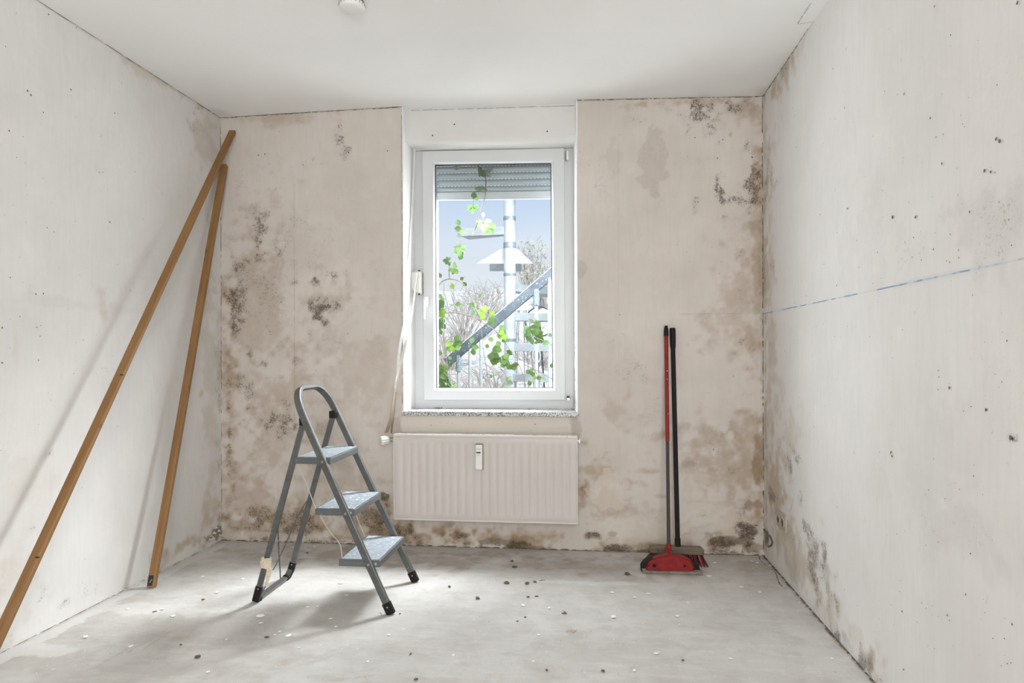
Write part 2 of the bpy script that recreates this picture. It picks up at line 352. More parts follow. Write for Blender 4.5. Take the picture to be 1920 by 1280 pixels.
class Paint:
    def __init__(s,u0,u1,v0,v1,st,to_uv):
        s.nu=int((u1-u0)/st)+1; s.nv=int((v1-v0)/st)+1; s.u=np.linspace(u0,u1,s.nu); s.v=np.linspace(v0,v1,s.nv)
        s.U,s.V=np.meshgrid(s.u,s.v); s.ch=np.zeros((s.nv,s.nu,4)); s.to=to_uv
        s.n1=fbm(s.nu,s.nv,.16/st,5); s.n2=fbm(s.nu,s.nv,.045/st,3)
    def blob(s,c,px,py,rx,ry,st,hard=.45,wob=1.3):
        u,v=s.to(px,py); u2,_=s.to(px+rx,py); _,v2=s.to(px,py+ry); ru=abs(u2-u)+1e-4; rv_=abs(v2-v)+1e-4
        i=(np.abs(s.u-u)<ru*1.6); j=(np.abs(s.v-v)<rv_*1.6)
        if not i.any() or not j.any(): return
        ix=np.ix_(j,i)
        hard=.95 if (c<2 and hard==.45) else hard; wob_=wob*(1.25 if c<2 else 1); d=np.sqrt(((s.U[ix]-u)/ru)**2+((s.V[ix]-v)/rv_)**2)+(s.n1[ix]-.5)*wob_*1.2+(s.n2[ix]-.5)*wob_
        t=np.clip((1-d)/hard,0,1); t=t*t*(3-2*t)*st
        s.ch[:,:,c][ix]=np.maximum(s.ch[:,:,c][ix],t)
    def mesh(s,name,to3,mat,hole=None,disp=None,flip=False):
        pts=to3(s.U,s.V,s.ch,s.n1,s.n2).reshape(-1,3); nu,nv=s.nu,s.nv
        a=(np.arange(nv-1)[:,None]*nu+np.arange(nu-1)[None,:])
        if hole is not None:
            uc=(s.u[:-1]+s.u[1:])/2; vc=(s.v[:-1]+s.v[1:])/2; UC,VC=np.meshgrid(uc,vc); a=a[~hole(UC,VC)]
        a=a.reshape(-1); q=np.stack([a,a+1,a+nu+1,a+nu],1)
        if flip: q=q[:,::-1]
        me=bpy.data.meshes.new(name); me.vertices.add(len(pts)); me.vertices.foreach_set('co',pts.astype(np.float32).ravel())
        me.loops.add(q.size); me.loops.foreach_set('vertex_index',q.astype(np.int32).ravel())
        me.polygons.add(len(q)); me.polygons.foreach_set('loop_start',(np.arange(len(q))*4).astype(np.int32)); me.polygons.foreach_set('loop_total',np.full(len(q),4,np.int32))
        me.polygons.foreach_set('use_smooth',np.ones(len(q),bool)); me.update(calc_edges=True)
        at=me.attributes.new('mask','FLOAT_COLOR','POINT'); at.data.foreach_set('color',np.clip(s.ch,0,1).astype(np.float32).ravel())
        me.materials.append(M[mat]); o=bpy.data.objects.new(name,me); COL.objects.link(o); return o
# ================================================================== SETTING
# window corners measured on the photograph
YF=3.955      # front of window frame
OPL_F,OPR_F=PB(757,500).x,PB(1081,500).x        # opening edge in the wall face
OPL_B,OPR_B=PB(779,500,YF).x,PB(1074,500,YF).x  # opening edge at the frame
SILLZ=PB(900,771).z
CEILPTS=[(416,220.5),(600,208.8),(756,199.8),(1083,187.3),(1424,180.5),(1432,180.0)]
cx_=np.array([PB(*p).x for p in CEILPTS]); cz_=np.array([PB(*p).z for p in CEILPTS])
def Hc(x,y):
    hb=np.interp(x,cx_,cz_); return H0+(hb-H0)*np.exp(-np.maximum(D-np.minimum(y,D),0)/1.1)
# --- back wall
def uvb(px,py): p=PB(px,py); return p.x,p.z
PW=Paint(XL,XR,0,2.56,.0075,uvb)
for b in [ # brown damp
 (1385,560,70,190,.38),(1400,800,42,260,.6),(1330,900,120,130,.5),(1150,950,110,60,.55),(1112,880,40,45,.6),(900,1012,520,30,.9),(560,985,170,60,.75),
 (520,800,130,190,.40),(470,620,80,260,.35),(432,780,30,330,.65),(600,560,70,60,.3),(850,1000,190,28,1),(1092,930,26,80,.95),(1400,205,60,45,.5),(1290,192,160,14,.5),
 (500,222,120,14,.4),(1420,500,18,400,.6),(1355,1010,90,25,.8),(700,960,90,60,.7),(480,930,80,90,.5),(1190,905,60,14,.45),(1225,885,60,10,.5),(1310,880,30,25,.5),(1165,770,45,40,.32),
 (1410,640,25,60,.6),(620,900,160,110,.35),(530,1000,120,25,.8),(660,700,110,160,.22),(1250,1000,140,35,.5),(1420,890,14,120,.9)]: PW.blob(0,*b)
for b in [ # mould
 (1300,212,52,40,.95),(1372,200,46,24,.85),(1330,236,55,26,.6),(1347,352,20,42,1),(1409,350,20,58,1),(1376,376,50,14,.9),(1302,390,18,38,.7),(1358,405,14,14,.6),(1400,270,12,28,.6),(1345,268,12,22,.6),
 (1310,300,10,10,.5),(1250,205,60,16,.5),(598,577,34,34,1),(592,530,22,18,1),(622,514,28,12,.8),(560,530,30,8,.6),(492,440,20,60,.65),(500,404,18,12,.7),(520,470,32,12,.5),(440,590,18,60,.9),(448,560,22,110,.7),
 (505,683,60,24,.9),(470,665,26,20,1),(532,795,55,38,.9),(460,740,30,80,.6),(640,290,14,18,.7),(588,300,30,22,.45),(634,260,12,24,.6),(430,820,14,180,.75),(560,990,60,44,.8),(700,965,44,50,.7),(718,930,18,16,.9),
 (480,970,50,26,.7),(620,950,50,30,.5),(930,1022,170,12,1),(860,1004,44,12,1),(1112,1002,30,14,1),(1158,1030,26,12,1),(1402,1000,24,20,1),(1362,1017,48,10,1),(1310,968,40,18,.6),(1395,950,16,20,.6),(760,1000,40,20,.8),
 (436,480,14,50,.6),(610,350,14,10,.4),(550,345,60,20,.25),(680,330,20,20,.3),(650,420,90,60,.15),(1410,700,10,100,.4),(1325,830,20,12,.4),(1030,1030,100,8,.9),(1200,1035,60,6,.7),(700,1016,260,7,.9),(1330,1033,90,6,.9),
 (560,470,120,70,.28),(540,590,130,60,.30),(500,300,90,50,.25),(570,380,60,60,.25),(480,520,60,30,.45),(640,640,60,50,.3),(700,560,40,60,.15),(600,780,60,50,.3),(650,830,50,60,.35),(1160,640,30,30,.25),(1120,700,40,50,.2),
 (450,350,40,80,.35),(560,420,50,60,.38),(520,560,60,40,.4),(470,800,50,80,.45),(620,700,50,60,.35),(580,850,60,60,.4),(690,620,40,60,.25),(640,450,50,50,.25),(1180,230,40,30,.35),(1130,340,20,60,.3),(1240,380,40,30,.25),(1380,480,40,40,.4),(1400,560,30,60,.3),(1180,680,40,60,.35),(1240,780,60,40,.35),(1370,790,50,60,.35),(1150,860,40,30,.3),(1230,970,60,20,.4),(1100,620,14,40,.25),(1230,760,50,40,.3),(1290,640,30,50,.15),(1390,640,18,12,.6),(1385,740,12,22,.45),(1350,880,40,14,.4),(1200,820,30,20,.2)]: PW.blob(1,*b)
for b in [ # exposed light filler
 (1140,930,44,36,.7),(1205,988,110,26,.75),(1320,965,60,34,.7),(1300,905,50,24,.5),(560,1008,120,10,.6),(1010,990,60,14,.4),(640,1006,60,10,.4),(1375,985,26,22,.6),(1160,1005,50,16,.6),(1230,940,60,30,.4),(740,880,16,60,.4)]: PW.blob(2,*b,.25,1.6)
for b in [(1226,295,26,72,.26),(1085,505,14,14,.3),(1150,300,14,40,.14),(1240,930,24,7,.4),(1405,948,9,11,.6),(1240,715,40,10,.1),(744,800,10,20,.3),(1078,800,10,22,.35),(860,1003,36,9,.8),(930,1016,60,8,.85),(1000,1028,40,6,.7),(1112,1005,24,8,.6),(1160,1029,26,8,.75),(1190,1035,20,5,.6),(1402,1000,17,16,.9),(1368,1014,46,8,.95),(1410,1025,20,8,.6),(1300,1030,36,4,.5),(700,966,14,7,.5),(718,930,12,10,.5),(790,1002,30,7,.5),(640,1008,50,4,.5),(1326,1000,10,6,.5),(590,530,10,9,.4),(598,576,12,12,.4),(495,684,14,7,.35),(470,664,9,7,.4),(1150,1000,14,5,.5),(1290,870,22,5,.3),(1420,870,8,60,.35),(1428,600,5,300,.3)]: PW.blob(3,*b,.25,1.2)
# painted field below the sill: fresh filler
ul,_=uvb(752,795); ur,_=uvb(1074,795); _,zt=uvb(900,778); m_=(PW.U+(.02*(PW.n2-.5))>ul)&(PW.U+(.03*(PW.n2-.5))<ur)&(PW.V<zt)&(PW.V>.35)
PW.ch[:,:,2][m_]=1; PW.ch[:,:,0][m_]=0; PW.ch[:,:,1][m_]=0
def to3b(U,V,ch,n1,n2):
    y=D-ch[:,:,2]*.0022+(n1-.5)*.004; base=np.clip((.10-V)/.10,0,1)
    y=y+ch[:,:,1]*.0012*(n2-.5)*6*base-base*.006*(n2-.3); z=np.minimum(V,Hc(U,D)+.004)
    return np.stack([U,y,z],2)
hz=lambda U,V:(U>OPL_F)&(U<OPR_F)&(V>SILLZ-.02)
wall_back=struct(PW.mesh('wall_back',to3b,'wall_back',hole=hz),'stained bare plaster wall around the window')
# exterior shell of the back wall around the opening
mb=MB(); zt_=2.30
for a,b in (((-3.2,3.965,-.3),(OPL_B+.008,4.06,2.9)),((OPR_B-.008,3.965,-.3),(2,4.06,2.9)),((OPL_B,3.965,-.3),(OPR_B,4.06,.77)),((OPL_B,3.965,2.25),(OPR_B,4.06,2.9))): mb.box(a,b)
mb.build('masonry','crack',wall_back)
# reveals (splayed) and lintel
mb=MB(); zc=2.53; zs=SILLZ-.03
mb.add([(OPL_F-.0075,D-.001,zs),(OPL_F,D-.003,zs),(OPL_B,3.99,zs),(OPL_F-.0075,D-.001,zc),(OPL_F,D-.003,zc),(OPL_B,3.99,zc)],[(0,1,4,3),(1,2,5,4)])
lo=mb.build('reveal','reveal',wall_back)
mb=MB(); mb.add([(OPR_F+.0075,D-.001,zs),(OPR_F,D-.003,zs),(OPR_B,3.99,zs),(OPR_F+.0075,D-.001,zc),(OPR_F,D-.003,zc),(OPR_B,3.99,zc)],[(0,1,4,3),(1,2,5,4)])
mb.build('reveal','reveal',wall_back)
# white corner bead strips on the wall face
mb=MB(); 
for xe,s_ in ((OPL_F,-1),(OPR_F,1)):
    mb.box((min(xe,xe+s_*.006),D-.0045,SILLZ+.004),(max(xe,xe+s_*.006),D+.004,2.50))
mb.build('corner_bead','pvc2',wall_back,.001)
LY=3.81
prof=[(LY,2.52)]; zl,zr=PB(768,258,LY).z,PB(1070,252,LY).z
seg=[]
for xx,zz in ((OPL_F,zl),(OPR_F,zr)):
    r=.035; pr=[(LY,2.54)]+[(LY+r-r*math.cos(a),zz-r*math.sin(a)) for a in np.linspace(0,PI/2,7)]+[(3.99,zz-r-.002),(3.99,2.54)]
    seg.append([(xx,y,z) for y,z in pr])
n=len(seg[0]); mb=MB(); mb.add(seg[0]+seg[1],[(i,i+1,i+1+n,i+n) for i in range(n-1)])
lint=mb.build('lintel','lintel',wall_back,smooth=True)
mb=MB()
for p in ((811,254),(1026,246),(852,233)):
    c=PB(*p,LY-.0005); mb.lathe([(.004,0),(.0045,.0006)],7,(0,-1,0),c)
mb.build('screw_hole','dark',wall_back)
# --- side walls
def side(name,X0,pts,ysp,mat,sgn):
    to=lambda px,py:(lambda p:(p.y,p.z))(PX(px,py,X0))
    P=Paint(ysp,D,0,2.56,.0085,to)
    for c,bl in pts.items():
        for b in bl: P.blob(c,*b)
    def t3(U,V,ch,n1,n2):
        x=X0+sgn*((n1-.5)*.005+ch[:,:,2]*.002); return np.stack([x,U,np.minimum(V,Hc(X0,U)+.004)],2)
    o=P.mesh(name,t3,mat); return struct(o),P
wl_,PL=side('wall_left',XL,{0:[(350,1028,55,22,.8),(395,700,18,420,.35),(385,260,26,60,.4),(300,150,90,14,.4),(25,1195,50,45,.7),(60,900,60,100,.15),(190,560,14,45,.35),(378,735,10,12,.5),(40,1080,60,60,.25),(390,960,20,60,.6),(30,640,12,60,.3)],
 1:[(405,998,20,20,1),(390,1008,16,16,1),(350,180,36,16,.7),(365,205,14,26,.55),(20,1190,34,34,.6),(370,240,30,14,.4),(60,990,14,8,.5),(80,1120,20,16,.6),(125,1130,22,10,.7),(165,1110,20,24,.4),(90,850,14,10,.6),(410,760,8,300,.5),(250,520,60,40,.12),(60,540,50,14,.35)],
 2:[(345,1040,30,14,.9),(30,1195,34,30,.6),(150,1160,120,20,.3)],3:[(130,570,180,12,.09),(60,555,80,10,.10),(402,1000,12,14,.6)]},.9,'wall_left',1)
struct(wl_,'pale plaster wall behind the leaning battens')
wr_,PR=side('wall_right',XR,{0:[(1442,700,14,500,.45),(1436,700,8,700,.65),(1455,900,24,160,.7),(1470,1000,40,80,.6),(1500,1050,50,70,.5),(1560,1130,40,60,.45),(1460,760,20,80,.35),(1480,790,40,60,.28),(1640,1250,40,40,.5),(1500,90,20,30,.4),(1475,130,18,40,.6),(1450,170,14,30,.7),(1600,1190,30,40,.4),(1440,300,20,60,.4)],
 1:[(1530,1035,22,70,1),(1522,1000,14,40,1),(1510,985,14,26,.9),(1500,940,10,30,.7),(1495,862,10,20,1),(1482,870,8,14,.7),(1448,932,12,16,.8),(1580,1200,26,44,.95),(1625,1250,26,40,1),(1650,1270,26,26,.9),(1545,1090,16,40,.7),(1560,1120,24,46,.7),(1440,1010,14,22,1),(1432,990,8,26,1),
 (1440,320,10,60,.6),(1460,340,10,20,.5),(1452,470,8,40,.5),(1870,420,60,60,.35),(1830,450,60,60,.3),(1675,850,10,20,.6),(1900,820,12,12,.6),(1650,860,80,80,.18),(1820,990,90,60,.22),(1780,1010,40,20,.3),(1640,420,120,90,.12),(1720,460,60,60,.25),(1480,1000,20,20,.5),(1470,120,12,30,.6),(1870,690,60,60,.2),(1500,300,30,60,.15),(1505,900,30,40,.25)],
 2:[(1545,1060,18,50,.6),(1605,1215,20,40,.7),(1515,1010,16,50,.5)],3:[(1850,430,90,80,.12),(1800,1000,110,70,.11),(1740,880,80,160,.08),(1620,450,50,120,.06),(1530,1030,16,44,.4),(1550,1085,12,30,.35),(1585,1195,18,24,.4),(1625,1240,18,24,.4),(1482,878,5,8,.5),(1448,932,7,9,.6),(1436,1005,8,18,.8)]},.4,'wall_right',-1)
struct(wr_,'bright plaster wall with a blue chalk line')
mb=MB(); mb.add([(XL,.9,0),(XL,-1.6,0),(XL,-1.6,2.56),(XL,.9,2.56)],[(0,1,2,3)]); ow=mb.build('plain_stretch','wall_left',wl_)
mb=MB(); mb.add([(XR,.4,0),(XR,-1.6,0),(XR,-1.6,2.56),(XR,.4,2.56)],[(0,1,2,3)]); mb.build('plain_stretch','wall_right',wr_)
mb=MB(); mb.add([(XL,-1.6,0),(XR,-1.6,0),(XR,-1.6,2.56),(XL,-1.6,2.56)],[(0,1,2,3)]); struct(mb.build('wall_rear','wall_left'),'plain plaster wall behind the viewpoint')
# --- ceiling
tc=lambda px,py:(lambda d:(d.x*(H0-CAMH)/d.z,d.y*(H0-CAMH)/d.z))(ray(px,py))
PC=Paint(XL-.02,XR+.02,-1.6,4.0,.04,tc)
for b in [(1440,172,30,22,.6),(1500,90,14,50,.3),(412,212,20,10,.5),(1250,186,180,5,.4)]: PC.blob(0,*b)
ceil=struct(PC.mesh('ceiling',lambda U,V,ch,n1,n2:np.stack([U,V,Hc(U,V)+(n1-.5)*.004],2),'ceiling',flip=True),'white painted ceiling')
# --- floor
uf=lambda px,py:(lambda p:(p.x,p.y))(PF(px,py))
PFL=Paint(XL-.02,XR+.02,1.25,3.80,.0095,uf)
for b in [(880,1052,380,24,.8),(620,1040,200,22,.8),(1200,1066,260,22,.55),(900,1040,520,12,.9),(1400,1062,80,18,.6),(320,1170,90,26,.28),(130,1240,150,40,.30),(420,1030,60,14,.5),(330,1250,120,40,.2),(700,1050,140,24,.5),(250,1200,120,24,.25),(480,1230,120,20,.18)]: PFL.blob(0,*b)  # brown dirt; the back wall band also has the sill shade painted in
for b in [(950,1092,14,4,1),(1178,1076,10,3,1),(990,1090,20,3,.5),(1075,1183,9,4,.6),(900,1200,140,30,.12),(1200,1220,160,30,.15),(640,1230,160,16,.2)]: PFL.blob(1,*b)
for b in [(260,1140,200,14,.6),(60,1215,90,12,.8),(400,1040,40,8,.6),(1120,1092,120,4,.6),(930,1052,40,10,.4),(380,1050,90,10,.5),(1500,1180,40,60,.3),(1560,1240,60,40,.3)]: PFL.blob(2,*b)
# lighter screed lip along the left wall, scrape marks
lip=(PFL.U<XL+.075+(PFL.n2-.5)*.04)&(PFL.V<3.7); PFL.ch[:,:,2][lip]=.75; PFL.ch[:,:,0][lip]*=.3
def scrape(p,q,w,s):
    a=PF(*p); b=PF(*q); d=np.array([b.x-a.x,b.y-a.y]); L=np.hypot(*d); d/=L
    t=(PFL.U-a.x)*d[0]+(PFL.V-a.y)*d[1]; n=np.abs(-(PFL.U-a.x)*d[1]+(PFL.V-a.y)*d[0]); k=(t>0)&(t<L)&(n<w)
    PFL.ch[:,:,1][k]=np.maximum(PFL.ch[:,:,1][k],s*np.clip((PFL.n2[k]-.2)*2,0,1))
for a in [((314,1178),(240,1222),.007,.6),((318,1183),(270,1217),.006,.6),((240,1215),(170,1255),.008,.4),((700,1265),(640,1272),.006,.5),((1010,1210),(1030,1232),.006,.2)]: scrape(*a)
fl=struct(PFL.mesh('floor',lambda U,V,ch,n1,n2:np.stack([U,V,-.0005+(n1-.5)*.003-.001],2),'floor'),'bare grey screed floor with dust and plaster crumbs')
mb=MB(); mb.add([(XL-.02,1.25,-.002),(XR+.02,1.25,-.002),(XR+.02,-1.6,-.002),(XL-.02,-1.6,-.002)],[(0,1,2,3)]); mb.build('plain_stretch','floor',fl)
# cracks along the joints (irregular ribbons)
def ribbon(P3,n,wfun,ax,gap=0):
    vs=[];fs=[]
    for i in range(n+1):
        t=i/n; p=Vector(P3(t)); w=wfun(t); vs+= [p,p+Vector(ax)*w]
    for i in range(n):
        if random.random()>gap: fs.append((2*i,2*i+1,2*i+3,2*i+2))
    return vs,fs
rw=lambda a,b:(lambda t:random.uniform(a,b))
def rcr(name,par,items,m='crack'):
    mb=MB()
    for it in items: mb.add(*ribbon(*it))
    return mb.build(name,m,par)
hcw=lambda x,y:float(Hc(x,y))
rcr('crack',ceil,[(lambda t:(XL+(OPL_F-XL)*t,D-.0035,hcw(XL+(OPL_F-XL)*t,D)-.0005+random.uniform(-.001,.001)),90,rw(.001,.006),(0,0,-1),.05),
 (lambda t:(OPR_F+(XR-OPR_F)*t,D-.0035,hcw(OPR_F+(XR-OPR_F)*t,D)-.0005),90,rw(.001,.006),(0,0,-1),.1),
 (lambda t:(XL+.0035,D-2.0*t,hcw(XL,D-2*t)-.001),90,rw(.0005,.004),(0,0,-1),.12),
 (lambda t:(XR-.0035,D-.6*t,hcw(XR,D-.6*t)-.002),60,rw(.001,.007),(0,0,-1),.2),
 (lambda t:(XR-.0035,D-.6-1.4*t,hcw(XR,D-.6-1.4*t)-.001),90,rw(.0005,.0035),(0,0,-1),.3),
 (lambda t:(OPL_F+.02+(OPR_F-OPL_F-.03)*t,LY-.002,PB(768+302*t,207-9*t,LY).z),60,rw(.001,.003),(0,0,-1),.15)])
rcr('crack',wall_back,[(lambda t:(XL+.003,D-.006,.02+2.4*t),120,rw(.001,.004),(1,0,0),.35),(lambda t:(XR-.004,D-.006,.02+2.42*t),140,rw(.001,.006),(-1,0,0),.25),
 (lambda t:(XL+(XR-XL)*t,D-.012,.0025),200,rw(.001,.008),(0,0,1),.15),(lambda t:(OPL_F-.0075,D-.006,.8+1.65*t),80,rw(.0008,.003),(-1,0,0),.3)])
rcr('crack',fl,[(lambda t:(XL+.004,D-2.2*t,.0035),160,rw(.002,.007),(1,0,.02),.08),(lambda t:(XR-.004,D-2.2*t,.0035),170,rw(.003,.013),(-1,0,.02),.1),(lambda t:(XR-.03-.012*math.sin(9*t),D-.02-.5*t,.0025),60,rw(.002,.008),(-1,0,0),.3)])
# pits in the plaster: small dark chips knocked out of the surface
def pits(par,plist,fn,nrm,seed=0,mat='pit'):
    mb=MB()
    for (px,py,r) in plist:
        r*=.70
        c=fn(px,py); c=c+Vector(nrm)*.0028; n=7; a0=random.random()*6
        ax=Vector(nrm); a=ax.orthogonal().normalized(); b=ax.cross(a); sx=random.uniform(.6,1.1)
        if abs(a.z)>abs(b.z): a,b=b,a
        vs=[c+a*math.cos(a0+2*PI*i/n)*r*sx*random.uniform(.7,1.25)+b*math.sin(a0+2*PI*i/n)*r*random.uniform(.7,1.35) for i in range(n)]
        mb.add([c-ax*.0012]+vs,[(0,i+1,(i+1)%n+1) for i in range(n)])
    o=mb.build('plaster_pit',mat,par); o['kind']='stuff'; return o
LP=[(51,170,.006),(57,178,.007),(50,171,.004),(132,168,.006),(214,212,.005),(185,323,.006),(9,87,.004),(87,427,.005),(36,593,.004),(66,551,.006),(80,550,.005),(68,613,.005),(3,614,.005),(3,680,.006),(71,675,.005),(155,637,.004),(137,700,.004),(197,690,.003),(243,544,.004),(16,245,.005),(80,211,.004),(205,416,.006),(100,435,.004),(29,25,.003),(142,52,.004),(90,27,.005),(252,322,.004),(30,295,.003),(192,323,.004),(18,520,.004),(36,482,.003),(268,410,.003),(190,690,.003),(74,630,.004),(300,720,.003),(75,610,.003)]
LP+=[(random.uniform(0,400),random.uniform(240,1050),random.uniform(.0012,.003)) for _ in range(60)]
LP=[p for p in LP if not(p[0]>300 and p[1]<250)]
pits(wl_,LP,lambda a,b:PX(a,b,XL),(1,0,0))
RP=[(1563,129,.005),(1585,202,.005),(1697,176,.007),(1746,221,.005),(1757,257,.004),(1768,307,.006),(1870,260,.006),(1877,264,.007),(1675,407,.008),(1718,407,.008),(1590,391,.006),(1539,402,.005),(1487,202,.004),(1492,216,.003),(1494,276,.004),(1570,535,.006),(1513,555,.004),(1752,467,.004),(1712,482,.004),(1820,397,.005),(1848,320,.006),(1860,322,.006),(1894,412,.004),(1800,483,.003),(1754,12,.005),(1910,5,.007),(1647,473,.004),(1608,451,.004),(1782,727,.006),(1851,768,.007),(1897,820,.009),(1901,823,.006),(1527,800,.005),(1500,745,.003),(1672,848,.008),(1674,855,.006),(1570,1081,.003),(1813,1114,.004),(1828,892,.004),(1693,1146,.005),(1778,1153,.004),(1585,1105,.003),(1900,1170,.006),(1696,1255,.006),(1730,1130,.003),(1436,545,.007),(1438,540,.004)]
RP+=[(1450+450*random.random()**.8,random.uniform(60,1250),random.uniform(.001,.0035)) for _ in range(150)]
RP=[p for p in RP if (p[1]<1040+1.13*(p[0]-1430)-15 and p[1]>176-1.39*(p[0]-1430)+15)]
pits(wr_,RP,lambda a,b:PX(a,b,XR),(-1,0,0))
BP=[(485,291,.006),(497,289,.006),(727,283,.006),(654,286,.007),(507,622,.004),(507,627,.004),(579,626,.005),(652,625,.004),(498,492,.003),(652,484,.003),(705,506,.004),(593,695,.004),(580,500,.004),(1410,295,.007),(1162,590,.005),(1345,297,.006),(1288,293,.003),(1303,258,.005),(1355,262,.006),(1186,205,.003),(1293,490,.003),(1105,310,.003),(1087,285,.003),(1338,842,.006),(1375,705,.003),(1385,878,.004),(838,793,.004),(825,790,.003),(848,794,.004),(1003,795,.005),(808,797,.005),(942,791,.003)]
BP+=[(random.choice([random.uniform(425,745),random.uniform(1095,1420)]),random.uniform(230,1010),random.uniform(.001,.003)) for _ in range(170)]
pits(wall_back,BP,lambda a,b:PB(a,b),(0,-1,0))
# lumps of broken plaster along the foot of the walls
mb=MB()
def lump(c,r,fl_=1.0):
    v=[]; 
    for d in [(0,0,1),(1,0,0),(0,1,0),(-1,0,0),(0,-1,0),(0,0,-.3)]:
        k=r*random.uniform(.6,1.3); v.append((c[0]+d[0]*k,c[1]+d[1]*k,c[2]+d[2]*k*fl_))
    return v,[(0,1,2),(0,2,3),(0,3,4),(0,4,1),(5,2,1),(5,3,2),(5,4,3),(5,1,4)]
for i in range(170): mb.add(*lump((random.uniform(XL,XR),D-random.uniform(.006,.03)**1,.001),random.uniform(.001,.006),.6))
for i in range(120): mb.add(*lump((XR-random.uniform(.004,.03),D-random.uniform(0,2.1),.001),random.uniform(.001,.006),.6))
for i in range(70): mb.add(*lump((XL+random.uniform(.004,.02),D-random.uniform(0,2.1),.001),random.uniform(.001,.004),.6))
o=mb.build('plaster_crumbs','crumb',fl); o['kind']='stuff'
mb=MB()
for p in ((400,1000),(404,990),(395,1005),(409,996),(398,1010),(392,1012),(411,1004)): 
    c=PX(*p,XL); mb.add(*lump((XL+.004,c.y,max(c.z,.004)),.014,1))
o=mb.build('crumbled_plaster','crumb',wl_)
mb=MB()
for p,r in (((1402,990),.02),((1395,985),.012),((1408,1000),.014),((1418,985),.01),((1412,1010),.012)): 
    c=PB(*p); mb.add(*lump((c.x,D-.002,c.z),r,.6))
o=mb.build('crumbled_plaster','pit',wall_back)
mb=MB(); c0=[PX(*p,XR) for p in ((1434,992),(1440,1000),(1446,1006),(1450,1016),(1448,1022),(1442,1024))]
mb.tube([(XR-.004,c.y,c.z) for c in c0],.005,5); mb.build('cable_stub','pit',wr_)
# plaster chase cover on the ceiling, right edge
pe=PX(1530,38,XR).y
mb=MB(); zc0=H0-.008
mb.add([(XR+.0,pe+.02,zc0),(XR-.062,pe+.035,zc0),(XR-.055,pe-.05,zc0),(XR-.06,.6,zc0),(XR,.6,zc0)]+[(XR+.0,pe+.02,zc0+.03),(XR-.062,pe+.035,zc0+.03),(XR-.055,pe-.05,zc0+.03),(XR-.06,.6,zc0+.03),(XR,.6,zc0+.03)],[(0,1,2,3,4),(5,9,8,7,6),(0,5,6,1),(1,6,7,2),(2,7,8,3),(3,8,9,4),(4,9,5,0)])
struct(mb.build('trim_1','ceiling'),'flat plastered strip at the ceiling edge')
rcr('crack',bpy.data.objects['trim_1'],[(lambda t:(XR-.0615,pe+.035-1.2*t,zc0-.0006),70,rw(.001,.003),(-1,0,0),.1),(lambda t:(XR-.062*t,pe+.021+.014*t,zc0-.0006),10,rw(.001,.003),(0,1,0),0)])
# --- window sill
sb=empty('window_sill',(0,0,0)); struct(sb,'speckled granite window sill with bright top')
mb=MB(); xl,xr=PB(753,772,D-.025).x,PB(1085,776,D-.025).x
mb.prism([(xl,D-.025),(xr,D-.025),(xr,D+.002),(OPR_F,D+.004),(OPR_B,3.98),(OPL_B,3.98),(OPL_F,D+.004),(xl,D+.002)],SILLZ-.024,SILLZ,2)
mb.build('slab','granite',sb,.002)
mb=MB()
for k in range(26):
    x=random.uniform(OPL_B,OPR_B); mb.add(*lump((x,YF-random.uniform(.001,.012),SILLZ+.001),random.uniform(.001,.004),.6))
for k in range(9): mb.add(*lump((PB(808,762).x+random.gauss(0,.012),YF-.012,SILLZ+.003),.005,.7))
o=mb.build('dirt','dark',sb); o['kind']='stuff'
# --- window
win=struct(empty('window_1',(0,0,0)),'white plastic tilt and turn window')
def quad(pts,Y): return [(lambda p:(p.x,p.z))(PB(x,y,Y)) for x,y in pts]
def ring(mb,o,i,y0,y1,yi=None):
    yi=y0 if yi is None else yi
    vs=[(x,y0,z) for x,z in o]+[(x,yi,z) for x,z in i]+[(x,y1,z) for x,z in o]+[(x,y1,z) for x,z in i]
    fs=[]
    for k in range(4):
        l=(k+1)%4; fs+=[(k,l,4+l,4+k),(8+k,12+k,12+l,8+l),(k,8+k,8+l,l),(4+k,4+l,12+l,12+k)]
    return mb.add(vs,fs)
z0=SILLZ-.002
FO=[(OPL_B-.01,2.34),(OPR_B+.01,2.33),(OPR_B+.01,z0),(OPL_B-.01,z0)]
SO=quad([(791,283),(1058,277),(1060,750),(795,750)],3.932)
FI=[(SO[0][0]+.01,SO[0][1]-.01),(SO[1][0]-.01,SO[1][1]-.01),(SO[2][0]-.01,SO[2][1]+.01),(SO[3][0]+.01,SO[3][1]+.01)]
mb=MB(); ring(mb,FO,FI,YF,4.02); mb.build('frame','pvc',win,.002)
GO=quad([(811.5,304),(1037,301),(1041,732),(814,732)],3.932)
mb=MB(); ring(mb,SO,GO,3.932,4.0); sash=mb.build('sash','pvc',win,.004)
GI=quad([(815.5,308.5),(1033.5,305.5),(1037.5,727.5),(818,727.5)],3.96)
mb=MB(); ring(mb,GO,GI,3.934,3.99,3.958); mb.build('glazing_bead','pvc2',sash,.001)
GG=quad([(817,310.2),(1032,307.2),(1036.3,726.3),(819.5,726.3)],3.965)
mb=MB(); ring(mb,GI,GG,3.9605,3.975); mb.build('gasket','gasket',sash)
mb=MB(); mb.add([(x,3.968,z) for x,z in GI]+[(x,3.974,z) for x,z in GI],[(0,1,2,3),(7,6,5,4),(0,4,5,1),(1,5,6,2),(2,6,7,3),(3,7,4,0)]); mb.build('pane','glass',win)
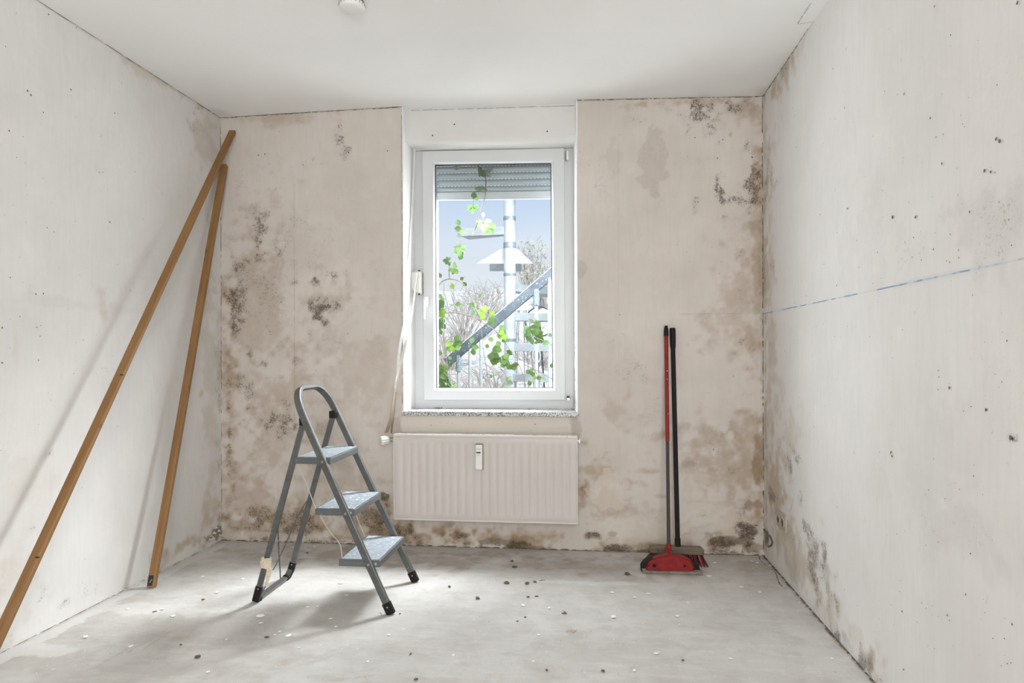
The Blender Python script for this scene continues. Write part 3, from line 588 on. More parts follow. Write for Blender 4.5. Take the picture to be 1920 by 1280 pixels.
# handle
hp=PB(800,566,3.93); hd=empty('handle',(0,0,0)); hd.parent=win
mb=MB(); c=hp; pl=[]
for i in range(16):
    a=2*PI*i/16; m=max(abs(math.cos(a)),abs(math.sin(a)))**.7; pl.append((c.x+.013*math.cos(a)/m,c.z+.033*math.sin(a)/m))
mb.prism(pl,3.918,3.934); mb.build('rosette','pvc2',hd,.002)
mb=MB(); mb.tube([(c.x,3.92,c.z),(c.x,3.885,c.z)],.010,12); mb.tube([(c.x-.001,3.885,c.z+.012),(c.x-.001,3.879,c.z-.03),(c.x-.002,3.875,c.z-.105)],[.011,.0095,.0085],10,sy=.7); mb.build('lever','pvc2',hd,smooth=True)
mb=MB(); mb.lathe([(.004,0),(.004,.003)],10,(0,-1,0),(c.x-.008,3.9175,c.z-.012)); mb.build('screw','gasket',hd)
# hinges
mb=MB(); a=PB(1064,283,3.93); b=PB(1064,300,3.93); mb.box((a.x-.007,3.922,b.z),(a.x+.007,3.95,a.z)); mb.build('hinge_cover','pvc2',win,.002)
mb=MB(); mb.box((a.x-.0105,3.93,b.z),(a.x-.0085,3.95,a.z)); mb.build('hinge_gap','gasket',win)
a=PB(1066,748,3.93); mb=MB(); mb.box((a.x-.009,3.915,a.z-.008),(a.x+.008,3.95,a.z+.010)); mb.build('hinge','steel',win,.002)
mb=MB(); mb.box((a.x-.010,3.912,a.z+.010),(a.x+.006,3.95,a.z+.016)); mb.build('hinge_pin','dark',win)
# mildew streaks on the right reveal
mb=MB()
for i in range(40):
    t=random.random(); y=D+.02+(3.94-D)*t; x=OPR_F+(OPR_B-OPR_F)*((y-D)/(3.99-D))-.0012; z=SILLZ+.01+random.random()**2*.45; h=random.uniform(.01,.05); w=random.uniform(.002,.006)
    mb.add([(x,y,z),(x-.0007,y+w,z+.003),(x-.0007,y+w,z+h),(x,y,z+h*.8)],[(0,1,2,3)])
o=mb.build('mildew_streak','pit',wall_back); o['kind']='stuff'
# --- roller shutter outside
sh=thing('roller_shutter',(0,0,0),'grey slatted roller shutter pulled up outside the glass','shutter')
YS=4.10
rows=[(296,311),(311,324),(324,337),(337,348),(348,357.5)]
rows=[(300,319.5),(319.5,332.5),(332.5,345),(345,357.0)]
rows=[(268,285),(285,307.5)]+[(307.5+12.3*i+.2*i,307.5+12.3*(i+1)+.2*(i+1)) for i in range(4)]
k=len(rows)
prevz=None
xa,xb=OPL_B-.0,OPR_B+.0
for i,(ya,yb) in enumerate(rows):
    za,zb=PB(925,ya+2,YS).z,PB(925,yb+2,YS).z; h=za-zb
    def zt2(x): return (x+.55)*-.014
    mb=MB(); pr=[(YS+.006,0),(YS-.002,.18*h),(YS-.005,.5*h),(YS-.002,.82*h),(YS+.006,h*.98),(YS+.012,h*.5)]
    vs=[];n=len(pr)
    for x in (xa,xb):
        for y,z in pr: vs.append((x,y,zb+z+zt2(x)))
    mb.add(vs,[(j,(j+1)%n,(j+1)%n+n,j+n) for j in range(n)]+[tuple(range(n)),tuple(reversed(range(n,2*n)))])
    s_=mb.build('slat','slat',sh,smooth=True)
    if i>=1:
        mb=MB(); x=xa+.01
        while x<xb-.02:
            z=zb+h*.90+zt2(x); mb.box((x,YS+.0005,z-.0022),(x+.011,YS+.004,z+.0022)); x+=.022
        o=mb.build('slot','slothole',s_); 
zt_=PB(925,357.5+2,YS).z; zb_=PB(925,374,YS).z
mb=MB(); 
vs=[(x,y,z+zt2(x)) for x in (xa,xb) for y,z in ((YS-.004,zb_),(YS-.004,zt_),(YS+.012,zt_),(YS+.012,zb_))]
mb.add(vs,[(0,1,2,3),(7,6,5,4),(0,4,5,1),(1,5,6,2),(2,6,7,3),(3,7,4,0)]); mb.build('bottom_bar','slatbar',sh,.002)
mb=MB(); mb.box((xa,YS-.02,2.29),(xb,YS+.25,2.6)); mb.build('box','slat',sh)
for nm,xx in (('guide_rail',GI[0][0]-.03),('guide_rail',GI[1][0]+.02)):
    mb=MB(); mb.box((xx-.012,4.07,.8),(xx+.012,4.13,2.3)); mb.build(nm,'slatbar',sh)
# --- strap winder and strap
wd=PB(779,529,3.90)
t=thing('strap_winder',(wd.x,3.95,wd.z),'white plastic strap winder box screwed to the left window frame','winder'); S=Sub(t)
pts=[(768,513),(772,509),(787,507),(790,510),(790,551),(786,552),(776,547),(769,540)]
mb=MB(); q1=[PB(x,y,3.905) for x,y in pts]; cxm=sum(p.x for p in q1)/8; czm=sum(p.z for p in q1)/8
f1=[(cxm+(p.x-cxm)*.8,3.893,czm+(p.z-czm)*.9) for p in q1]; f2=[(p.x,3.915,p.z) for p in q1]; f3=[(p.x,3.957,p.z) for p in q1]
n=8; mb.add(f1+f2+f3,[tuple(range(n))]+[(i+n*r,(i+1)%n+n*r,(i+1)%n+n*(r+1),i+n*(r+1)) for r in (0,1) for i in range(n)]+[tuple(reversed(range(2*n,3*n)))]); S(mb,'casing','offwhite',.002)
mb=MB(); b0,b1=PB(791,511,3.94),PB(791,551,3.94); mb.box((b0.x-.006,3.935,b1.z),(b0.x+.006,3.957,b0.z)); S(mb,'mounting_plate','steel',.001)
for p in ((785.5,507.5),(785.5,551)):
    mb=MB(); c=PB(*p,3.9); mb.lathe([(.006,0),(.0055,.006),(.003,.007)],10,(0,-1,0),(c.x,3.905,c.z)); S(mb,'screw','dark')
def strap(mb,pts,w,th=.0016):
    P=[Vector(p[0]) for p in pts]; vs=[];n=len(P)
    for i,p in enumerate(P):
        a=pts[i][1]; d=Vector((math.cos(a),math.sin(a),0)); nn=Vector((-math.sin(a),math.cos(a),0))*th/2
        vs+=[p-d*w/2-nn,p+d*w/2-nn,p+d*w/2+nn,p-d*w/2+nn]
    fs=[(4*i+j,4*i+(j+1)%4,4*i+4+(j+1)%4,4*i+4+j) for i in range(n-1) for j in range(4)]+[(0,1,2,3),tuple(4*(n-1)+j for j in (3,2,1,0))]
    return mb.add(vs,fs)
def sm(pts,k=6):
    out=[];n=len(pts)
    for i in range(n-1):
        p0,p1,p2,p3=[Vector(pts[min(max(j,0),n-1)]) for j in (i-1,i,i+1,i+2)]
        for s_ in range(k):
            u=s_/k; out.append(.5*((2*p1)+(-p0+p2)*u+(2*p0-5*p1+4*p2-p3)*u*u+(-p0+3*p1-3*p2+p3)*u**3))
    out.append(Vector(pts[-1])); return out
t=thing('shutter_strap',tuple(PB(774,268,3.87)),'long loose webbing strap hanging from the lintel past the winder to the radiator valve','strap'); S=Sub(t)
mb=MB()
A_=sm([PB(777.5,270,3.90),PB(776,330,3.895),PB(772,400,3.88),PB(768,470,3.84),PB(766,540,3.80),PB(763,580,3.765),PB(757,612,3.735),PB(749,655,3.72),PB(743,710,3.72),PB(740,735,3.72)],5)
n=len(A_); strap(mb,[(p,(1.15 if i<n*.6 else 1.0-.7*(i/n-.6)/.4)) for i,p in enumerate(A_)],.017); S(mb,'strap_upper','strap')
mb=MB(); A_=sm([PB(740.5,728,3.72),PB(737,760,3.715),PB(733,785,3.71),PB(724.5,811,3.70)],6); n=len(A_)
strap(mb,[(p,1.45-.75*i/n) for i,p in enumerate(A_)],.022); S(mb,'strap_end','strapb')
mb=MB(); A_=sm([PB(741,735,3.725),PB(738.5,765,3.725),PB(736,790,3.725),PB(733.5,812,3.725)],6); n=len(A_)
strap(mb,[(p,.9+.5*i/n) for i,p in enumerate(A_)],.017); S(mb,'strap_end','strapb')
mb=MB(); A_=sm([PB(783,512,3.888),PB(779,540,3.884),PB(775,570,3.86),PB(772,590,3.83),PB(765,620,3.79),PB(760,645,3.75),PB(753,675,3.725),PB(748,690,3.722),PB(743,715,3.722)],5); n=len(A_)
strap(mb,[(p,(1.25 if i<n*.3 else 1.25-1.0*math.sin(PI*(i/n-.3)/.7))) for i,p in enumerate(A_)],.017); S(mb,'strap_lower','strap')
# ================================================================== RADIATOR
YR=3.66
ra=PB(738,813,YR); rb=PB(1082.5,817,YR); rc=PB(739.5,973,YR); rd=PB(1081,982,YR)
rx0,rx1=ra.x,rb.x
t=thing('radiator',((rx0+rx1)/2,YR+.03,rd.z),'cream ribbed panel radiator hanging on the wall under the window sill','radiator'); S=Sub(t)
def zt(x): return ra.z+(rb.z-ra.z)*(x-rx0)/(rx1-rx0)
def zbm(x): return rc.z+(rd.z-rc.z)*(x-rx0)/(rx1-rx0)
# pressed front panel with vertical channels
npch=22; m=.028; xs=[rx0,rx0+.012,rx0+m]; ys=[0,0,.0]; prof=[(rx0+.003,.004),(rx0+.012,0),(rx0+m,0)]
pw=(rx1-rx0-2*m)/npch
for i in range(npch):
    x=rx0+m+i*pw; prof+=[(x+pw*.30,0),(x+pw*.40,.0032),(x+pw*.60,.0032),(x+pw*.70,0)]
prof+=[(rx1-m,0),(rx1-.012,0),(rx1-.003,.004)]
mb=MB(); lv=[(0,0,.004),(.014,0,0),(.034,0,0),(.048,1,0),(.5,1,0),(-.048,1,0),(-.034,0,0),(-.014,0,0),(1,0,.004)]
vs=[];rows_=[]
for L,k,dy in lv:
    for x,d in prof:
        h=zt(x)-zbm(x)-.012
        f=L if 0<=L<=.5 else (h+L if L<0 else h)
        if L==.5: f=h*.5
        vs.append((x,YR+d*k+dy,zbm(x)+.002+f))
n=len(prof); fs=[(r*n+i,r*n+i+1,(r+1)*n+i+1,(r+1)*n+i) for r in range(len(lv)-1) for i in range(n-1)]
mb.add(vs,fs); S(mb,'front_panel','rad',smooth=True)
mb=MB(); vs=[(rx0+.004,YR+.004,zbm(rx0)+.004),(rx1-.004,YR+.004,zbm(rx1)+.004),(rx1-.004,YR+.004,zt(rx1)-.012),(rx0+.004,YR+.004,zt(rx0)-.012)]
vs+=[(x,y+.066,z) for x,y,z in vs]; mb.add(vs,[(0,1,2,3),(7,6,5,4),(0,4,5,1),(1,5,6,2),(2,6,7,3),(3,7,4,0)]); S(mb,'body','rad')
for xx,s_ in ((rx0-.002,1),(rx1+.002,-1)):
    mb=MB(); a,b=sorted((xx,xx+s_*.006)); z0_,z1_=zbm(xx)+.004,zt(xx)-.003; mb.box((a,YR-.003,z0_),(b,YR+.074,z1_)); S(mb,'side_cover','rad_edge',.002)
# top grille: two long bars with cross slots
mb=MB()
def hbar(y0,y1,za,zb2):
    vs=[(x,y,zt(x)+z) for x in (rx0,rx1) for y,z in ((y0,za),(y1,za),(y1,zb2),(y0,zb2))]
    mb.add(vs,[(0,1,2,3),(7,6,5,4),(0,4,5,1),(1,5,6,2),(2,6,7,3),(3,7,4,0)])
hbar(YR-.002,YR+.010,-.012,0); hbar(YR+.062,YR+.074,-.012,0); hbar(YR+.034,YR+.038,-.012,-.001); S(mb,'grille_frame','rad_edge',.001)
mb=MB(); x=rx0+.012; i=0
while x<rx1-.01:
    mb.box((x,YR+.009,zt(x)-.005),(x+(.010 if i%10==0 else .0045),YR+.063,zt(x)-.001)); x+=.0105; i+=1
o=S(mb,'grille_bars','rad_edge'); o['kind']='stuff'
# bottom chipped lip
mb=MB(); vs=[(x,y,zbm(x)+z) for x in (rx0,rx1) for y,z in ((YR-.002,-.002),(YR+.006,-.002),(YR+.006,.006),(YR-.002,.006))]
mb.add(vs,[(0,1,2,3),(7,6,5,4),(0,4,5,1),(1,5,6,2),(2,6,7,3),(3,7,4,0)]); S(mb,'bottom_lip','rad_edge',.001)
# brackets to the wall, pipe
for xx in (rx0+.18,rx1-.18):
    mb=MB(); mb.box((xx,YR+.07,.25),(xx+.03,D-.001,.55)); S(mb,'bracket','rad')
mb=MB(); vp=PB(731,824,3.69); mb.tube([(vp.x+.004,3.695,vp.z),(rx0+.004,3.695,vp.z)],.009,12); mb.tube([(vp.x-.012,3.695,vp.z),(vp.x+.006,3.695,vp.z)],.013,6)
mb.tube([(vp.x-.002,3.70,vp.z),(vp.x-.002,D,vp.z)],.008,10); S(mb,'pipe_union','steel',smooth=True)
mb=MB(); vq=PB(1087,826,3.69); mb.tube([(rx1,3.69,vq.z),(rx1+.016,3.69,vq.z)],.008,8); mb.box((rx1+.008,3.684,vq.z-.012),(rx1+.014,3.696,vq.z+.008)); mb.tube([(rx1+.01,3.69,vq.z-.004),(rx1+.03,3.685,vq.z-.009)],.0025,6); S(mb,'vent_plug','steel')
mb=MB(); c=PB(1063,819,YR-.002); mb.add(*lump((c.x,c.y,c.z),.004)); S(mb,'paint_drip','red')
# thermostat head
c=PB(721.5,822,3.66)
t=thing('thermostat_head',tuple(c),'cream fluted radiator thermostat knob at the left end of the radiator','valve'); S=Sub(t)
ax=Vector((-.75,-.62,-.12)).normalized(); base=Vector((vp.x-.008,3.695,vp.z))
mb=MB(); pr=[(.013,0),(.0225,.008),(.025,.014),(.0265,.022)]; nn=40; a=ax.orthogonal().normalized(); b=ax.cross(a); prs=[(.014,0),(.022,.006),(.025,.014),(.0265,.03),(.0255,.044),(.020,.050),(.006,.0515)]
vs=[]; 
for i,(r,h) in enumerate(prs):
    for j in range(nn):
        an=2*PI*j/nn; rr=r*(1-(.09 if (j%4<2 and 2<=i<=4) else 0)); vs.append(base+ax*h+(a*math.cos(an)+b*math.sin(an))*rr)
fs=[(i*nn+j,i*nn+(j+1)%nn,(i+1)*nn+(j+1)%nn,(i+1)*nn+j) for i in range(len(prs)-1) for j in range(nn)]+[tuple(range(nn)),tuple((len(prs)-1)*nn+j for j in range(nn))]
mb.add(vs,fs); S(mb,'knob','offwhite')
mb=MB(); mb.lathe([(.012,-.004),(.0165,0),(.0165,.007)],16,tuple(ax),tuple(base)); S(mb,'collar','offwhite')
# heat meter
c0,c1=PB(891.3,834,YR-.028),PB(904,880.5,YR-.028)
t=thing('heat_meter',((c0.x+c1.x)/2,YR,c1.z),'white upright heat cost meter fixed to the radiator front','meter'); S=Sub(t)
mb=MB(); mb.box((c0.x-.002,YR-.006,c1.z-.004),(c1.x+.002,YR+.001,c0.z+.004)); S(mb,'back_plate','rubber',.001)
mb=MB(); mb.box((c0.x,YR-.028,c1.z),(c1.x,YR-.006,c0.z)); S(mb,'casing','white',.003)
d0,d1=PB(893,847,YR-.0285),PB(901,849.8,YR-.0285)
mb=MB(); mb.box((d0.x,YR-.0292,d1.z),(d1.x,YR-.0275,d0.z)); S(mb,'display','gasket')
mb=MB(); e0,e1=PB(892.5,841.6,YR-.0285),PB(901,842.4,YR-.0285); mb.box((e0.x,YR-.0288,e1.z),(e1.x,YR-.0275,e0.z)); S(mb,'print_line','rubber'); mb=MB(); e0,e1=PB(893,853,YR-.0285),PB(901,853.6,YR-.0285); mb.box((e0.x,YR-.0288,e1.z),(e1.x,YR-.0275,e0.z)); S(mb,'print_line','rubber')
# ================================================================== STEP LADDER
YN0,YN1,YF0,YF1=2.765,2.792,3.172,3.160
t=thing('step_ladder',(-1.1,2.965,0),'grey metal three-tread folding step ladder with hoop handle and black feet','ladder'); S=Sub(t)
def railx(z): return -.812-.478*z
ZT=.925
def rp(u,z):   # u 0 near .. 1 far
    k=z/.9; yn=YN0+(YN1-YN0)*k; yf=YF0+(YF1-YF0)*k; return Vector((railx(z),yn+(yf-yn)*u,z))
path=[rp(0,z) for z in (.03,.2,.4,.6,.74)]
R_=.115
for a in np.linspace(0,PI/2,9)[0:]:
    z=.815+.115*math.sin(a); yy=YN1+ .115*(1-math.cos(a)); path.append(Vector((railx(z),yy,z)))
for a in np.linspace(PI/2,0,9):
    z=.815+.115*math.sin(a); yy=YF1-.115*(1-math.cos(a)); path.append(Vector((railx(z),yy,z)))
path+=[rp(1,z) for z in (.74,.6,.4,.2,.03)]
nrm=Vector((1,0,.478)).normalized()
mb=MB(); mb.rect(path,.018,.030,None,nrm); S(mb,'front_frame','ladder',.002)
for u in (0,1):
    p=rp(u,.0); q=rp(u,.046); mb=MB(); mb.rect([p+Vector((0,0,0.0)),q],.023,.036,None,nrm); S(mb,'foot','black',.003)
    mb=MB(); c=rp(u,.03); mb.lathe([(.004,0),(.003,.002)],8,(0,-1,0),(c.x,c.y-.0115,c.z)); S(mb,'rivet','steel')
# rear U frame
def rr(u,z):
    k=z/.79; yn=2.826+(2.803-2.826)*k; yf=3.165+(3.145-3.165)*k; return Vector((-1.437+.232*k,yn+(yf-yn)*u,z))
path=[rr(0,z) for z in (.80,.5,.2,.05)]+[Vector((-1.437,2.84,.016)),Vector((-1.437,2.87,.011)),Vector((-1.437,3.0,.011)),Vector((-1.437,3.12,.011)),Vector((-1.437,3.152,.016))]+[rr(1,z) for z in (.05,.2,.5,.80)]
nr2=Vector((1,0,-.294)).normalized()
mb=MB(); mb.rect(path,.014,.025,None,nr2); S(mb,'rear_frame','ladder',.001)
for u in (0,1):
    s_=1 if u==0 else -1; y0=rr(u,.06).y
    mb=MB(); mb.rect([rr(u,.075),rr(u,.04),Vector((-1.437,y0+s_*.008,.012)),Vector((-1.437,y0+s_*.04,.0105))],.019,.030,None,nr2); S(mb,'rear_corner_cap','black',.002)
    mb=MB(); c=rr(u,.066); mb.lathe([(.004,0),(.003,.002)],8,(0,-1,0),(c.x,c.y-.0095,c.z)); S(mb,'rivet','steel')
    # hinge
    c=rr(u,.792); mb=MB(); yy=c.y+(.000 if u==0 else -.002)
    mb.box((c.x-.017,yy-.012,c.z-.016),(c.x+.017,yy+.010,c.z+.018)); S(mb,'hinge_cap','black',.003)
# treads
STEPS=[(.862,1.042,.216),(.973,1.150,.425),(1.082,1.242,.640)]
for i,(xf,xb_,z) in enumerate(STEPS):
    yn,yf=YN0+.012+.01*i,YF0-.014-.004*i
    mb=MB(); mb.box((-xb_,yn,z-.028),(-xf,yf,z)); st=S(mb,'tread','tread',.003)
    mb=MB(); mb.box((-xb_+.008,yn+.008,z),(-xf-.008,yf-.008,z+.0022)); S(mb,'rubber_mat','mat',.001,parent=st)
    for u,yy,d in ((0,yn,-1),(1,yf,1)):
        mb=MB(); zc=z-.014; mb.tube([(-xf-.02,yy+d*.004,zc),(-xf-.02,yy-d*.002,zc)],.006,8); S(mb,'tread_pin','steel')
        mb=MB(); mb.tube([(railx(zc),rp(u,zc).y+d*.013,zc),(railx(zc),yy,zc)],.005,8); S(mb,'tread_bolt','steel')
# linkage wires
def wire(pts,r=.0022,m='cord',name='link_cord'): mb=MB(); mb.tube(sm(pts,5),r,6); return S(mb,name,m,smooth=True)
yb=2.80
wire([(-1.232,yb,.615),(-1.19,yb,.52),(-1.145,yb,.405)])
wire([(-1.135,yb,.398),(-1.085,yb,.32),(-1.045,yb,.275),(-1.035,yb,.20)])
wire([PB(667,963,3.13),PB(675,985,3.13),PB(683,1003,3.13),PB(685,1014,3.14)])
wire([PB(521,990,2.99),PB(523,1035,2.99),PB(526,1084,2.99)],.0035,'ladder','brace_rod')
wire([PB(577,937,3.12),PB(560,965,3.08),PB(524,1045,2.96),PB(512,1068,2.9)],.0028,'ladder','brace_rod')
wire([PB(490,1112,2.86),PB(497,1100,2.87),PB(501,1088,2.88)],.003,'ladder','brace_rod')
# masking tape round the near rear leg
mb=MB(); c=PB(500,1054,2.82)
base=rr(0,c.z)
for k in range(3):
    zz=base.z+.012-.012*k; b_=rr(0,zz); s_=[]; 
    for j in range(13):
        a=2*PI*j/12; rr_=.018+random.uniform(-.002,.006); s_.append((b_.x+math.cos(a)*rr_*1.05,b_.y+math.sin(a)*rr_*.8,zz+random.uniform(-.003,.003)))
    vs=[(x,y,z+.011) for x,y,z in s_]+[(x+random.uniform(-.002,.002),y,z-.011) for x,y,z in s_]; mb.add(vs,[(j,j+1,j+14,j+13) for j in range(12)])
P_=[(base.x+.014,base.y-.012,base.z+.004),(base.x+.022,base.y-.016,base.z-.02),(base.x+.018,base.y-.014,base.z-.05),(base.x+.008,base.y-.012,base.z-.08),(base.x+.004,base.y-.01,base.z-.1)]
vs=[];ww=[.020,.024,.020,.012,.004]
for p,w in zip(P_,ww): vs+=[(p[0]-w/2,p[1]+random.uniform(-.004,.004),p[2]),(p[0]+w/2,p[1]+random.uniform(-.004,.004),p[2]+random.uniform(-.004,.004))]
mb.add(vs,[(2*i,2*i+1,2*i+3,2*i+2) for i in range(4)])
o=S(mb,'tape','tape'); sd=o.modifiers.new('s','SOLIDIFY'); sd.thickness=.001; o['label']='crumpled beige masking tape on the rear leg'
# paint lumps on lowest tread
for p in ((700,1019),(713,1016),(706,1024),(716,1022)):
    pass
# ================================================================== BATTENS
def batten(name,label,foot,top,w,d,notches,tilt=0):
    foot=Vector(foot); top=Vector(top); t=thing(name,tuple(foot),label,'batten','wooden battens leaning in the left corner')
    L=(top-foot).length; z=(top-foot).normalized(); x=Vector((math.cos(tilt),math.sin(tilt),0)); x=(x-z*x.dot(z)).normalized(); y=z.cross(x)
    st=sorted(set([0,L]+[L*k/24 for k in range(25)]+[n_+e for n_ in notches for e in (-.012,-.006,.006,.012)]))
    vs=[]
    for s_ in st:
        cut=any(abs(s_-n_)<.008 for n_ in notches); ch=.0025; k=.010 if cut else 0
        b=(math.sin(s_*2.2)*.0015)
        e_=.7 if (s_<.002 or s_>L-.002) else 1
        for (a,c) in ((-w/2,-d/2+ch),(-w/2+ch,-d/2),(w/2-ch-k,-d/2),(w/2-k,-d/2+ch),(w/2-k*.2,d/2-ch),(w/2-ch,d/2),(-w/2+ch,d/2),(-w/2,d/2-ch)):
            vs.append((a+b,c,s_))
    n=8; fs=[(i*n+j,i*n+(j+1)%n,(i+1)*n+(j+1)%n,(i+1)*n+j) for i in range(len(st)-1) for j in range(n)]+[tuple(reversed(range(n))),tuple((len(st)-1)*n+j for j in range(n))]
    mb=MB(); mb.add(vs,fs); o=mb.build('board','wood',t,.0008)
    mm=Matrix.Identity(4)
    for i in range(3): mm[i][0]=x[i]; mm[i][1]=y[i]; mm[i][2]=z[i]
    o.matrix_local=mm
    return t,o,mm,L
# long batten: foot outside the frame on the left
def foot_on(x0):
    best=None
    for k in range(0,500):
        py=1207+k; px=-7-.458*(py-1207); p=PF(px,py)
        if best is None or abs(p.x-x0)<abs(best.x-x0): best=p
    return best
f1=foot_on(-1.985)
tb1,ob1,m1,L1=batten('wooden_batten','longer brown wooden batten leaning into the corner, in front of the shorter one',(f1.x,f1.y,.008),tuple(PB(436,247,D-.035)),.036,.022,[],0.18)
tb2,ob2,m2,L2=batten('wooden_batten','shorter brown varnished wooden batten standing nearly upright behind the longer one',(-2.012,2.965,.004),tuple(PB(421,310,D-.022)),.034,.030,[],0.10)
# notches: small dark gouges on the long batten, screw on the short one
def on_batten(px,py,A,B):
    A=Vector(A);B=Vector(B); best=None
    for k in range(1001):
        p=A+(B-A)*k/1000; d=p-Vector((0,0,CAMH)); depth=d.dot(fv); u=d.dot(rv)/depth*F_PX; v=-d.z/depth*F_PX
        X=960+cr*u+sr*v; Y=CY-sr*u+cr*v; e=(Y-py)**2
        if best is None or e<best[0]: best=(e,k/1000)
    return best[1]
for py in (1050,707):
    k=on_batten(0,py,f1,PB(436,247,D-.035)); mb=MB(); s_=k*L1
    mb.add(*lump((.0165,-.0085,s_),.0055)); mb.box((.006,-.0116,s_-.003),(.0185,-.0105,s_+.003)); o=mb.build('gouge','dark',tb1); o.matrix_local=m1
mb=MB(); mb.tube([(-.004,-.0165,.018),(.006,-.0185,.032)],.002,6); o=mb.build('nail','steel',tb2); o.matrix_local=m2
mb=MB(); mb.box((-.013,-.0157,.004),(.010,-.0151,.05)); o=mb.build('scorch','dark',tb2); o.matrix_local=m2
# ================================================================== BROOMS
def polar(p,q,s0,s1): p=Vector(p);q=Vector(q); return [p+(q-p)*s0,p+(q-p)*s1]
# front: red handled floor wiper
ftop=PB(1249,612,D-.022); fbase=PB(1254,1040,3.50)
t=thing('dustpan',(fbase.x,3.45,0),'long-handled dustpan with red arched cover and red and grey handle','dustpan'); S=Sub(t)
def hp_(k): return Vector(fbase)+(Vector(ftop)-Vector(fbase))*k
kk=(1040-832)/(1040-612)
mb=MB(); mb.tube([hp_(0),hp_(kk)],.0088,12); S(mb,'lower_tube','pole_grey',smooth=True)
mb=MB(); mb.tube([hp_(kk-.003),hp_(.965)],.0108,12); S(mb,'red_tube','redpole',smooth=True)
mb=MB(); mb.tube([hp_(.955),hp_(.975),hp_(.99),hp_(1.0)],[.0125,.0125,.0115,.006],12); c=hp_(.992); mb.tube([c+Vector((0,-.002,.004)),c+Vector((0,.0,.012))],.009,10); S(mb,'end_cap','black',smooth=True)
for p in ((1249.5,700,.0035),(1250,716,.0018),(1252,782,.0018),(1246,640,.0012)):
    c=PB(p[0],p[1],3.735-.0*1); k=(1040-p[1])/(1040-612); q=hp_(k); mb=MB(); mb.add(*lump((q.x+(c.x-q.x)*.3,q.y-.0105,q.z),p[2]*1.3,1.6)); S(mb,'paint_splash','white')
# head: black pan body, red arched shell, grey rubber lip; polygons measured at the pan's own plane
YP=3.43
def Q(pts,Y): return [(lambda p:(p.x,p.z))(PB(x,y,Y)) for x,y in pts]
zlo=.004
body=[(1202,1073),(1202,1062),(1207,1055),(1220,1047),(1236,1044),(1270,1044),(1290,1049),(1308,1060),(1314,1069),(1315,1074)]
q=Q(body,YP); mb=MB(); n=len(q)
low=[(x,YP-.008,max(z,zlo)) for x,z in q]; up=[(x*1.0,YP+.055,max(z,zlo)) for x,z in q]
mb.add(low+up,[tuple(range(n)),tuple(reversed(range(n,2*n)))]+[(i,i+n,(i+1)%n+n,(i+1)%n) for i in range(n)]); S(mb,'pan_body','black',.002)
arch=[(1210,1068)]+[(1257+ -46*math.cos(a)*1.0,1067.5-26.5*math.sin(a)**.85) for a in np.linspace(.12,PI-.12,15)]+[(1303,1070)]
arch=[(x if x<1257 else 1257+(x-1257)*.98,y) for x,y in arch]
q=Q(arch,YP-.012); mb=MB(); n=len(q)
cxq=sum(a for a,b in q)/n; czq=min(b for a,b in q)
f0=[(x,YP-.012,z) for x,z in q]; f1_=[(cxq+(x-cxq)*.93,YP-.024,czq+(z-czq)*.90+.002) for x,z in q]; f2_=[(x,YP+.03,z) for x,z in q]
mb.add(f1_+f0+f2_,[tuple(range(n))]+[(i+n*r,(i+1)%n+n*r,(i+1)%n+n*(r+1),i+n*(r+1)) for r in (0,1) for i in range(n)]); S(mb,'red_cover','red',.0015)
for p in ((1227,1060),(1284,1061)):
    c=PB(*p,YP-.0245); mb=MB(); mb.lathe([(.0095 if p[0]<1250 else .006,0),(.0085 if p[0]<1250 else .005,.0015)],14,(0,-1,0),tuple(c)); S(mb,'rivet_hole','black')
mb=MB(); a,b=PB(1204,1070,YP-.02),PB(1318,1077,YP-.02); mb.add([(a.x,YP-.03,.001),(b.x,YP-.03,.001),(b.x,YP-.004,.001),(a.x,YP-.004,.001),(a.x+.002,YP-.026,a.z),(b.x-.002,YP-.026,PB(1318,1072,YP-.02).z),(b.x,YP-.004,.02),(a.x,YP-.004,.02)],[(0,1,2,3),(7,6,5,4),(0,4,5,1),(1,5,6,2),(2,6,7,3),(3,7,4,0)]); S(mb,'rubber_lip','rubber',.001)
c=PB(1254,1042,3.46); mb=MB(); mb.tube([Vector((c.x,YP-.006,PB(1254,1049,YP).z)),Vector((c.x,3.47,c.z+.005)),hp_(.02),hp_(.045)],[.021,.018,.014,.012],12); S(mb,'socket','red',smooth=True)
# rear: black-handled broom
btop=PB(1261,615,D-.02); bbase=PB(1271,1030,3.60)
t=thing('broom',(bbase.x,3.58,0),'black-handled broom with brown wooden head and dark red bristles','broom'); S=Sub(t)
def bp(k): return Vector(bbase)+(Vector(btop)-Vector(bbase))*k
mb=MB(); mb.tube([bp(0),bp(.94)],.0122,12); S(mb,'handle','black',smooth=True)
mb=MB(); mb.tube([bp(.905),bp(.92),bp(.985),bp(1.0)],[.0135,.0150,.0160,.0145],14); S(mb,'grip','black',smooth=True)
mb=MB(); mb.tube([bp(-.01),bp(.05)],.0150,12); S(mb,'ferrule','black',smooth=True)
YB=3.575
hd_=[(1218.5,1025),(1240,1024.7),(1316,1028),(1320,1032),(1320.5,1041),(1300,1040.5),(1250,1038.5),(1222,1037),(1219,1034)]
q=Q(hd_,YB); mb=MB(); n=len(q); mb.add([(x,YB,z) for x,z in q]+[(x,YB+.05,z) for x,z in q],[tuple(range(n)),tuple(reversed(range(n,2*n)))]+[(i,i+n,(i+1)%n+n,(i+1)%n) for i in range(n)]); S(mb,'wooden_head','wood_dull',.003)
xA,xB=PB(1222,1036,YB).x,PB(1318,1040,YB).x; xa2,xb2=PF(1206,1062).x,PB(1331,1068,3.52).x
mb=MB()
zh=PB(1270,1039,YB).z
